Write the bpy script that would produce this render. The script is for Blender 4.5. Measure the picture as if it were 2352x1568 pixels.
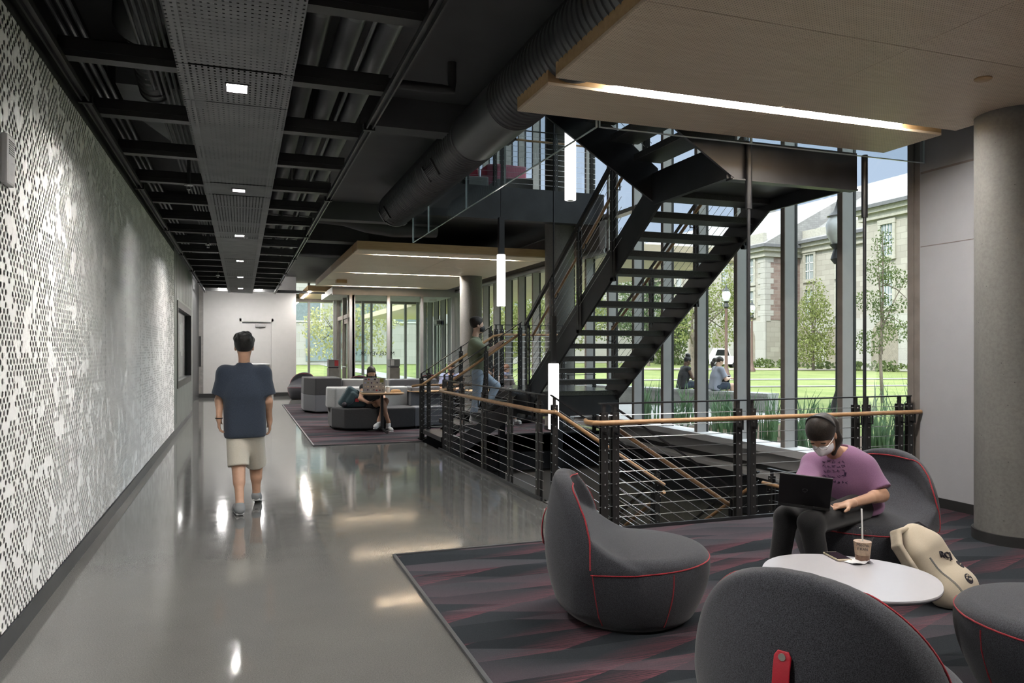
import bpy, bmesh, math, random
import numpy as np
from mathutils import Vector, Matrix
for o in list(bpy.data.objects): bpy.data.objects.remove(o)
S = bpy.context.scene
COL = S.collection
PI = math.pi
# ---------------------------------------------------------------- camera, world, sun, exposure
EYE = 1.52; FPX = 1734.0; CX = 1176.0; CY = 805.0
YAW = math.atan((1176-555)/FPX)
cam_d = bpy.data.cameras.new('camera'); cam = bpy.data.objects.new('camera', cam_d); COL.objects.link(cam)
cam.location = (0, 0, EYE); cam.rotation_euler = (PI/2, 0, -YAW)
cam_d.sensor_width = 36; cam_d.lens = FPX/2352*36; cam_d.shift_y = (CY-784)/2352; cam_d.clip_end = 400; cam_d.clip_start = .05
S.camera = cam
S.view_settings.view_transform = 'Standard'; S.view_settings.look = 'None'
S.view_settings.gamma = 1; S.view_settings.use_curve_mapping = False
S.view_settings.exposure = 1.25
try:
    S.cycles.use_denoising = True
    S.cycles.max_bounces = 10; S.cycles.diffuse_bounces = 5; S.cycles.glossy_bounces = 4
    S.cycles.transparent_max_bounces = 24; S.cycles.transmission_bounces = 6
    S.cycles.sample_clamp_indirect = 6; S.cycles.caustics_reflective = False; S.cycles.caustics_refractive = False
except Exception: pass
W = bpy.data.worlds.new('sky'); S.world = W; W.use_nodes = True
wn = W.node_tree.nodes; wl = W.node_tree.links; wn.clear()
w_out = wn.new('ShaderNodeOutputWorld'); w_bg = wn.new('ShaderNodeBackground')
w_tc = wn.new('ShaderNodeTexCoord'); w_sx = wn.new('ShaderNodeSeparateXYZ'); w_cr = wn.new('ShaderNodeValToRGB')
wl.new(w_tc.outputs['Generated'], w_sx.inputs[0]); wl.new(w_sx.outputs['Z'], w_cr.inputs[0])
w_cr.color_ramp.elements[0].position = .31; w_cr.color_ramp.elements[0].color = (.105, .128, .168, 1)
w_cr.color_ramp.elements[1].position = .48; w_cr.color_ramp.elements[1].color = (.86, .93, 1.0, 1)
wl.new(w_cr.outputs[0], w_bg.inputs[0]); wl.new(w_bg.outputs[0], w_out.inputs[0])
w_bg.inputs[1].default_value = 2.3
sun_d = bpy.data.lights.new('sun', 'SUN'); sun = bpy.data.objects.new('sun', sun_d); COL.objects.link(sun)
sun_d.energy = 2.0; sun_d.angle = .01; sun_d.color = (1, .95, .86)
sun.rotation_euler = Vector((.60, .36, -.75)).to_track_quat('-Z', 'Y').to_euler()
LAMP = 1.0        # one dial for the strength of the room's own lamps
# ---------------------------------------------------------------- pixel helpers (2352 x 1568 frame)
_F = Vector((math.sin(YAW), math.cos(YAW), 0)); _R = Vector((math.cos(YAW), -math.sin(YAW), 0))
def ray(x, y): return _F + _R*((x-CX)/FPX) + Vector((0, 0, (CY-y)/FPX))
def on_z(x, y, z=0.): r = ray(x, y); return Vector((0, 0, EYE)) + r*((z-EYE)/r.z)
def on_x(x, y, X): r = ray(x, y); return Vector((0, 0, EYE)) + r*(X/r.x)
def on_y(x, y, Y): r = ray(x, y); return Vector((0, 0, EYE)) + r*(Y/r.y)
def on_d(x, y, d): return Vector((0, 0, EYE)) + ray(x, y)*d
# ---------------------------------------------------------------- mesh builder
class MB:
    def __init__(s): s.v = []; s.f = []
    def add(s, vs, fs):
        n = len(s.v); s.v += [tuple(v) for v in vs]; s.f += [tuple(i+n for i in f) for f in fs]; return s
    def box(s, x0, x1, y0, y1, z0, z1):
        vs = [(x0,y0,z0),(x1,y0,z0),(x1,y1,z0),(x0,y1,z0),(x0,y0,z1),(x1,y0,z1),(x1,y1,z1),(x0,y1,z1)]
        return s.add(vs, [(0,3,2,1),(4,5,6,7),(0,1,5,4),(1,2,6,5),(2,3,7,6),(3,0,4,7)])
    def obox(s, c, ax, ay, az):            # oriented box: centre and three half-axis vectors
        c, ax, ay, az = map(Vector, (c, ax, ay, az)); vs = []
        for k in (-1, 1):
            for i, j in ((-1,-1),(1,-1),(1,1),(-1,1)): vs.append(c+ax*i+ay*j+az*k)
        return s.add(vs, [(0,3,2,1),(4,5,6,7),(0,1,5,4),(1,2,6,5),(2,3,7,6),(3,0,4,7)])
    def bar(s, a, b, w, h, up=(0,0,1)):    # rectangular bar from a to b, w sideways, h along up
        a, b, up = Vector(a), Vector(b), Vector(up); d = (b-a); L = d.length; d.normalize()
        sd = d.cross(up)
        if sd.length < 1e-5: sd = d.cross(Vector((1,0,0)))
        sd.normalize(); u = sd.cross(d)
        return s.obox((a+b)/2, sd*(w/2), d*(L/2), u*(h/2))
    def prism(s, poly, ax, lo, hi):        # polygon in the two other axes, extruded along ax
        n = len(poly); vs = []
        for t in (lo, hi):
            for p in poly:
                q = list(p); q.insert(ax, t); vs.append(q)
        fs = [tuple(range(n-1, -1, -1)), tuple(range(n, 2*n))] + [(i, (i+1) % n, n+(i+1) % n, n+i) for i in range(n)]
        return s.add(vs, fs)
    def rings(s, rs, caps=True, closed=False):
        n = len(rs[0]); vs = [p for r in rs for p in r]; fs = []
        m = len(rs)
        for k in range(m if closed else m-1):
            a, b = k*n, ((k+1) % m)*n
            for i in range(n): fs.append((a+i, a+(i+1) % n, b+(i+1) % n, b+i))
        if caps and not closed: fs += [tuple(range(n-1, -1, -1)), tuple(range((m-1)*n, m*n))]
        return s.add(vs, fs)
    def tube(s, pts, r, seg=8, caps=True, closed=False):
        pts = [Vector(p) for p in pts]; n = len(pts)
        rr = r if isinstance(r, (list, tuple)) else [r]*n
        rs = []; u = None
        for i, p in enumerate(pts):
            a = pts[i-1] if (i or closed) else pts[i]; b = pts[(i+1) % n] if (i < n-1 or closed) else pts[i]
            d = (b-a).normalized()
            if u is None:
                u = d.cross(Vector((0,0,1)))
                if u.length < .05: u = d.cross(Vector((1,0,0)))
            u = (u - d*u.dot(d)).normalized(); w = d.cross(u)
            k = 1.0
            if 0 < i < n-1:
                d0 = (pts[i]-pts[i-1]).normalized(); d1 = (pts[i+1]-pts[i]).normalized()
                k = 1
            rs.append([p + (u*math.cos(t)+w*math.sin(t))*rr[i]*k for t in [2*PI*j/seg for j in range(seg)]])
        return s.rings(rs, caps, closed)
    def cyl(s, a, b, r, seg=16, r2=None): return s.tube([a, b], [r, r if r2 is None else r2], seg)
    def lathe(s, prof, c=(0,0,0), seg=32, caps=True):
        c = Vector(c)
        return s.rings([[c+Vector((r*math.cos(2*PI*j/seg), r*math.sin(2*PI*j/seg), z)) for j in range(seg)] for r, z in prof], caps)
    def sphere(s, c, r, seg=12, rg=8, sc=(1,1,1)):
        prof = []; c = Vector(c); rs = []
        for i in range(rg+1):
            t = -PI/2+PI*i/rg; q = max(math.cos(t), 1e-3)
            rs.append([c+Vector((r*q*math.cos(2*PI*j/seg)*sc[0], r*q*math.sin(2*PI*j/seg)*sc[1], r*math.sin(t)*sc[2])) for j in range(seg)])
        return s.rings(rs)
    def quad(s, a, b, c, d): return s.add([a, b, c, d], [(0, 1, 2, 3)])
    def build(s, name, mat, parent=None, smooth=False, bevel=0, bseg=2):
        me = bpy.data.meshes.new(name); me.from_pydata(s.v, [], s.f); me.update()
        return link_mesh(me, name, mat, parent, smooth, bevel, bseg)
def link_mesh(me, name, mat, parent=None, smooth=False, bevel=0, bseg=2):
    o = bpy.data.objects.new(name, me); COL.objects.link(o)
    for m in (mat if isinstance(mat, (list, tuple)) else [mat]): me.materials.append(m)
    if smooth:
        me.polygons.foreach_set('use_smooth', [True]*len(me.polygons))
        if smooth != 'all':
            try: me.set_sharp_from_angle(angle=math.radians(40))
            except Exception: pass
    if bevel:
        b = o.modifiers.new('bevel', 'BEVEL'); b.width = bevel; b.segments = bseg; b.limit_method = 'ANGLE'; b.angle_limit = .6
        b.harden_normals = False
    if parent is not None: adopt(o, parent)
    return o
def adopt(o, parent):
    o.parent = parent
    if parent.type == 'EMPTY' and parent.parent is None: o.matrix_parent_inverse = parent.matrix_basis.inverted()
def tag(o, label=None, cat=None, group=None, kind=None):
    if label: o['label'] = label
    if cat: o['category'] = cat
    if group: o['group'] = group
    if kind: o['kind'] = kind
    return o
def thing(name, label, cat, loc=(0,0,0), rz=0, group=None):
    o = bpy.data.objects.new(name, None); COL.objects.link(o); o.empty_display_size = .2
    o.location = loc; o.rotation_euler = (0, 0, rz)
    return tag(o, label, cat, group)
def struct(o, label=None, cat=None): o['kind'] = 'structure'; return tag(o, label, cat)
def dup(root, loc, rz=None, label=None, group=None):
    def cp(o, par):
        c = o.copy(); COL.objects.link(c)
        if par is not None:
            c.parent = par; c.matrix_parent_inverse = o.matrix_parent_inverse.copy()
        for ch in [k for k in bpy.data.objects if k.parent == o and k is not c]: cp(ch, c)
        return c
    r = cp(root, None); r.location = loc
    if rz is not None: r.rotation_euler = (0, 0, rz)
    if label: r['label'] = label
    if group: r['group'] = group
    return r
# ---------------------------------------------------------------- materials
class NT:
    def __init__(s, name):
        s.m = bpy.data.materials.new(name); s.m.use_nodes = True; s.t = s.m.node_tree; s.n = s.t.nodes; s.l = s.t.links
        s.b = s.n['Principled BSDF']; s.out = s.n['Material Output']
    def node(s, typ, **kw):
        n = s.n.new(typ)
        for k, v in kw.items():
            if k.startswith('i_'): n.inputs[k[2:].replace('_', ' ')].default_value = v
            else: setattr(n, k, v)
        return n
    def link(s, a, b): s.l.new(a, b)
    def coord(s, kind='Object', scale=(1,1,1), rot=(0,0,0)):
        tc = s.node('ShaderNodeTexCoord'); mp = s.node('ShaderNodeMapping')
        mp.inputs['Scale'].default_value = scale; mp.inputs['Rotation'].default_value = rot
        s.link(tc.outputs[kind], mp.inputs[0]); return mp.outputs[0]
    def math(s, op, a, b=None, c=None, clamp=False):
        n = s.node('ShaderNodeMath', operation=op); n.use_clamp = clamp
        for i, v in enumerate((a, b, c)):
            if v is None: continue
            if isinstance(v, (int, float)): n.inputs[i].default_value = v
            else: s.link(v, n.inputs[i])
        return n.outputs[0]
    def noise(s, vec, scale=5, detail=3, rough=.5):
        n = s.node('ShaderNodeTexNoise'); n.inputs['Scale'].default_value = scale; n.inputs['Detail'].default_value = detail
        n.inputs['Roughness'].default_value = rough
        if vec is not None: s.link(vec, n.inputs['Vector'])
        return n.outputs['Fac']
    def ramp(s, fac, stops, interp='LINEAR'):
        r = s.node('ShaderNodeValToRGB'); e = r.color_ramp.elements; r.color_ramp.interpolation = interp
        while len(e) < len(stops): e.new(.5)
        for i, (p, c) in enumerate(stops): e[i].position = p; e[i].color = (*c, 1) if len(c) == 3 else c
        s.link(fac, r.inputs[0]); return r.outputs[0]
    def mix(s, fac, a, b, blend='MIX'):
        n = s.node('ShaderNodeMix', data_type='RGBA', blend_type=blend)
        for i, v in ((0, fac), (6, a), (7, b)):
            if isinstance(v, (int, float)): n.inputs[i].default_value = v
            elif isinstance(v, (tuple, list)): n.inputs[i].default_value = (*v, 1) if len(v) == 3 else v
            else: s.link(v, n.inputs[i])
        return n.outputs[2]
    def bump(s, h, strength=.2, dist=.01):
        n = s.node('ShaderNodeBump'); n.inputs['Strength'].default_value = strength; n.inputs['Distance'].default_value = dist
        s.link(h, n.inputs['Height']); s.link(n.outputs[0], s.b.inputs['Normal'])
    def color(s, sock): s.link(sock, s.b.inputs['Base Color'])
    def set(s, rough=.5, metal=0., spec=.5, **k):
        s.b.inputs['Roughness'].default_value = rough; s.b.inputs['Metallic'].default_value = metal
        s.b.inputs['Specular IOR Level'].default_value = spec; return s
    def holes(s, fac):                       # fac = 1 where the sheet is pierced
        tr = s.node('ShaderNodeBsdfTransparent'); mx = s.node('ShaderNodeMixShader')
        s.link(fac, mx.inputs[0]); s.link(s.b.outputs[0], mx.inputs[1]); s.link(tr.outputs[0], mx.inputs[2])
        s.link(mx.outputs[0], s.out.inputs[0])
def plain(name, c, rough=.5, metal=0., spec=.5, var=.12, scale=6, bump=0, bscale=60):
    t = NT(name).set(rough, metal, spec); co = t.coord()
    n = t.noise(co, scale)
    t.color(t.ramp(n, [(.3, tuple(k*(1-var) for k in c)), (.7, tuple(min(1, k*(1+var)) for k in c))]))
    if bump: t.bump(t.noise(co, bscale, 2), bump, .004)
    return t.m
def glow(name, c, strength):
    t = NT(name); e = t.node('ShaderNodeEmission'); e.inputs[1].default_value = strength
    n = t.noise(t.coord(), 3); t.link(t.ramp(n, [(0, tuple(k*.97 for k in c)), (1, c)]), e.inputs[0])
    t.link(e.outputs[0], t.out.inputs[0]); return t.m
def wood(name, c1, c2, scale=(1, 14, 14), rough=.4, dots=None):
    t = NT(name).set(rough); co = t.coord(scale=scale)
    n = t.noise(co, 3, 5, .6); col = t.ramp(n, [(.3, c1), (.7, c2)])
    if dots:
        sp = t.node('ShaderNodeSeparateXYZ'); t.link(t.coord(), sp.inputs[0])
        fx = t.math('SUBTRACT', t.math('FRACT', t.math('MULTIPLY', sp.outputs[0], dots)), .5)
        fy = t.math('SUBTRACT', t.math('FRACT', t.math('MULTIPLY', sp.outputs[1], dots)), .5)
        r2 = t.math('ADD', t.math('MULTIPLY', fx, fx), t.math('MULTIPLY', fy, fy))
        col = t.mix(t.math('LESS_THAN', r2, .035), col, tuple(k*.35 for k in c1))
    t.color(col); return t.m
def glass(name, tint=(.93, .96, .95), refl=.9):
    t = NT(name); tr = t.node('ShaderNodeBsdfTransparent'); gl = t.node('ShaderNodeBsdfGlossy'); mx = t.node('ShaderNodeMixShader')
    tr.inputs[0].default_value = (*tint, 1); gl.inputs['Roughness'].default_value = 0.0
    fr = t.node('ShaderNodeFresnel'); g_ = t.node('ShaderNodeNewGeometry'); t.link(t.math('MULTIPLY_ADD', g_.outputs['Backfacing'], 1/1.45-1.45, 1.45), fr.inputs[0])
    n = t.noise(t.coord(), 2); f = t.math('MULTIPLY', fr.outputs[0], t.math('MULTIPLY_ADD', n, .1, refl))
    t.link(f, mx.inputs[0]); t.link(tr.outputs[0], mx.inputs[1]); t.link(gl.outputs[0], mx.inputs[2]); t.link(mx.outputs[0], t.out.inputs[0])
    return t.m
def fabric(name, c1, c2, scale=350, rough=.9, bump=.3):
    t = NT(name).set(rough, 0, .25); co = t.coord()
    n = t.noise(co, scale, 2, .7); t.color(t.ramp(n, [(.38, c1), (.62, c2)])); t.bump(n, bump, .002)
    try: t.b.inputs['Sheen Weight'].default_value = .15
    except Exception: pass
    return t.m
M = {}
def floor_mat():
    t = NT('polished_concrete').set(.07, 0, .5); co = t.coord()
    a = t.noise(co, .7, 5, .6); b = t.noise(co, 160, 3, .7); c = t.noise(co, 9, 4)
    col = t.ramp(a, [(.3, (.098, .097, .093)), (.7, (.140, .138, .132))])
    col = t.mix(.35, col, t.ramp(b, [(.35, (.07, .07, .068)), (.65, (.23, .225, .215))]))
    t.color(col); t.link(t.ramp(c, [(.3, (.055,)*3), (.7, (.10,)*3)]), t.b.inputs['Roughness'])
    t.bump(t.noise(co, 1.6, 3), .05, .02)
    return t.m
def carpet_mat():
    t = NT('carpet_tiles').set(.95, 0, .1)
    tc = t.coord(rot=(0, 0, 0)); sp = t.node('ShaderNodeSeparateXYZ'); t.link(tc, sp.inputs[0])
    X, Y = sp.outputs[0], sp.outputs[1]
    row = t.math('FLOOR', t.math('MULTIPLY', Y, 1/.25)); fy = t.math('FRACT', t.math('MULTIPLY', Y, 1/.25))
    def shard(kx, slant, seed):
        u = t.math('ADD', t.math('MULTIPLY', X, kx), t.math('MULTIPLY', fy, slant))
        u = t.math('ADD', u, t.math('MULTIPLY', row, .37+seed))
        cell = t.math('FLOOR', u); fr = t.math('FRACT', u)
        wn = t.node('ShaderNodeTexWhiteNoise', noise_dimensions='2D'); cb = t.node('ShaderNodeCombineXYZ')
        t.link(cell, cb.inputs[0]); t.link(t.math('ADD', row, seed*7), cb.inputs[1]); t.link(cb.outputs[0], wn.inputs['Vector'])
        return wn.outputs['Value'], fr
    v1, f1 = shard(1.15, .8, .0); v2, f2 = shard(1.9, -1.3, .21)
    str_n = t.noise(t.coord(scale=(1.2, 130, 1)), 1.0, 2)
    base = t.ramp(v1, [(.2, (.018, .021, .025)), (.5, (.026, .030, .035)), (.9, (.046, .049, .056))])
    grad = t.math('MULTIPLY', t.math('GREATER_THAN', v2, .50), t.math('MULTIPLY', f2, t.ramp(str_n, [(.42, (.15,)*3), (.56, (1,)*3)])))
    grad2 = t.math('MULTIPLY', t.math('GREATER_THAN', v1, .62), t.math('MULTIPLY', t.math('SUBTRACT', 1, f1), .55))
    col = t.mix(t.math('MULTIPLY', grad, .85), base, (.125, .045, .058))
    col = t.mix(grad2, col, (.085, .058, .070))
    pile = t.noise(t.coord(), 420, 2, .8); col = t.mix(.55, col, t.ramp(pile, [(.3, (.3,)*3), (.7, (1.7,)*3)]), 'MULTIPLY')
    t.color(col); t.bump(pile, .4, .003); return t.m
def perf_mat():
    t = NT('perforated_white_metal').set(.75, 0, .25); sp = t.node('ShaderNodeSeparateXYZ'); t.link(t.coord(), sp.inputs[0])
    Y, Z = sp.outputs[1], sp.outputs[2]; PY, PZ = .0294, .0636
    cy = t.math('FLOOR', t.math('MULTIPLY', Y, 1/PY)); fy = t.math('SUBTRACT', t.math('FRACT', t.math('MULTIPLY', Y, 1/PY)), .5)
    odd = t.math('MULTIPLY', t.math('MODULO', cy, 2), .5)
    zz = t.math('ADD', t.math('MULTIPLY', Z, 1/PZ), odd); cz = t.math('FLOOR', zz); fz = t.math('SUBTRACT', t.math('FRACT', zz), .5)
    dy = t.math('MULTIPLY', fy, PY); dz = t.math('MULTIPLY', fz, PZ)
    r2 = t.math('ADD', t.math('MULTIPLY', dy, dy), t.math('MULTIPLY', dz, dz))
    hole = t.math('LESS_THAN', r2, .0165**2)
    cb = t.node('ShaderNodeCombineXYZ'); t.link(t.math('MULTIPLY', cy, PY), cb.inputs[0]); t.link(t.math('MULTIPLY', t.math('SUBTRACT', cz, odd), PZ), cb.inputs[1])
    big = t.noise(cb.outputs[0], 5.5, 2, .6)
    wn = t.node('ShaderNodeTexWhiteNoise', noise_dimensions='2D'); t.link(cb.outputs[0], wn.inputs['Vector'])
    keep = t.math('GREATER_THAN', t.math('ADD', big, t.math('MULTIPLY', wn.outputs['Value'], .16)), .51)
    py = t.math('FRACT', t.math('MULTIPLY', t.math('SUBTRACT', Y, 4.93), 1/1.22))
    seam = t.math('LESS_THAN', py, .0035)
    t.color(t.mix(seam, (.93, .93, .92), (.14, .14, .14)))
    t.holes(t.math('MULTIPLY', hole, keep)); return t.m
def slot_mat():
    t = NT('pierced_grey_metal').set(.65, 0, .3); sp = t.node('ShaderNodeSeparateXYZ'); t.link(t.coord(), sp.inputs[0])
    X, Y = sp.outputs[0], sp.outputs[1]
    fx = t.math('ABSOLUTE', t.math('SUBTRACT', t.math('FRACT', t.math('MULTIPLY', X, 1/.036)), .5))
    fy = t.math('ABSOLUTE', t.math('SUBTRACT', t.math('FRACT', t.math('MULTIPLY', Y, 1/.05)), .5))
    h = t.math('MULTIPLY', t.math('LESS_THAN', fx, .17), t.math('LESS_THAN', fy, .20))
    n = t.noise(t.coord(), 4); t.color(t.ramp(n, [(.3, (.20, .205, .21)), (.7, (.25, .255, .26))]))
    t.holes(h); return t.m
def concrete(name, c, sc=3, streak=True):
    t = NT(name).set(.7, 0, .3); a = t.noise(t.coord(scale=(sc, sc, .25*sc) if streak else (sc,)*3), 1, 5, .6); b = t.noise(t.coord(), 40, 4, .7)
    col = t.ramp(a, [(.3, tuple(k*.78 for k in c)), (.7, tuple(k*1.15 for k in c))])
    col = t.mix(.3, col, t.ramp(b, [(.35, tuple(k*.6 for k in c)), (.6, tuple(k*1.2 for k in c))]))
    v = t.node('ShaderNodeTexVoronoi'); v.inputs['Scale'].default_value = 14; t.link(t.coord(), v.inputs['Vector'])
    col = t.mix(t.math('LESS_THAN', v.outputs['Distance'], .055), col, tuple(k*.3 for k in c))
    t.color(col); t.bump(b, .15, .004); return t.m
def brick(name, c1, c2, mortar, sc, w=.5, h=.25, rot=(0, 0, 0), msize=.02, rough=.85):
    t = NT(name).set(rough, 0, .2); b = t.node('ShaderNodeTexBrick')
    sp = t.node('ShaderNodeSeparateXYZ'); t.link(t.coord(), sp.inputs[0]); cb = t.node('ShaderNodeCombineXYZ')
    t.link(t.math('ADD', sp.outputs[0], sp.outputs[1]), cb.inputs[0]); t.link(sp.outputs[2], cb.inputs[1]); t.link(cb.outputs[0], b.inputs['Vector'])
    b.inputs['Scale'].default_value = sc; b.inputs['Color1'].default_value = (*c1, 1); b.inputs['Color2'].default_value = (*c2, 1)
    b.inputs['Mortar'].default_value = (*mortar, 1); b.inputs['Mortar Size'].default_value = msize; b.inputs['Brick Width'].default_value = w; b.inputs['Row Height'].default_value = h
    t.color(b.outputs['Color']); return t.m
def lawn_mat():
    t = NT('mown_grass').set(.9, 0, .2); co = t.coord()
    a = t.noise(co, .12, 4, .6); b = t.noise(co, 4, 4, .7); c = t.noise(t.coord(scale=(.9, .16, 1)), 1.2, 2)
    col = t.ramp(a, [(.35, (0.124, 0.158, 0.043)), (.65, (0.186, 0.214, 0.077))])
    col = t.mix(.45, col, t.ramp(b, [(.3, (0.074, 0.112, 0.028)), (.7, (0.236, 0.260, 0.105))]))
    col = t.mix(.35, col, t.ramp(c, [(.4, (0.105, 0.149, 0.037)), (.6, (0.223, 0.248, 0.093))]))
    t.color(col); t.bump(b, .5, .05); return t.m
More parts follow.
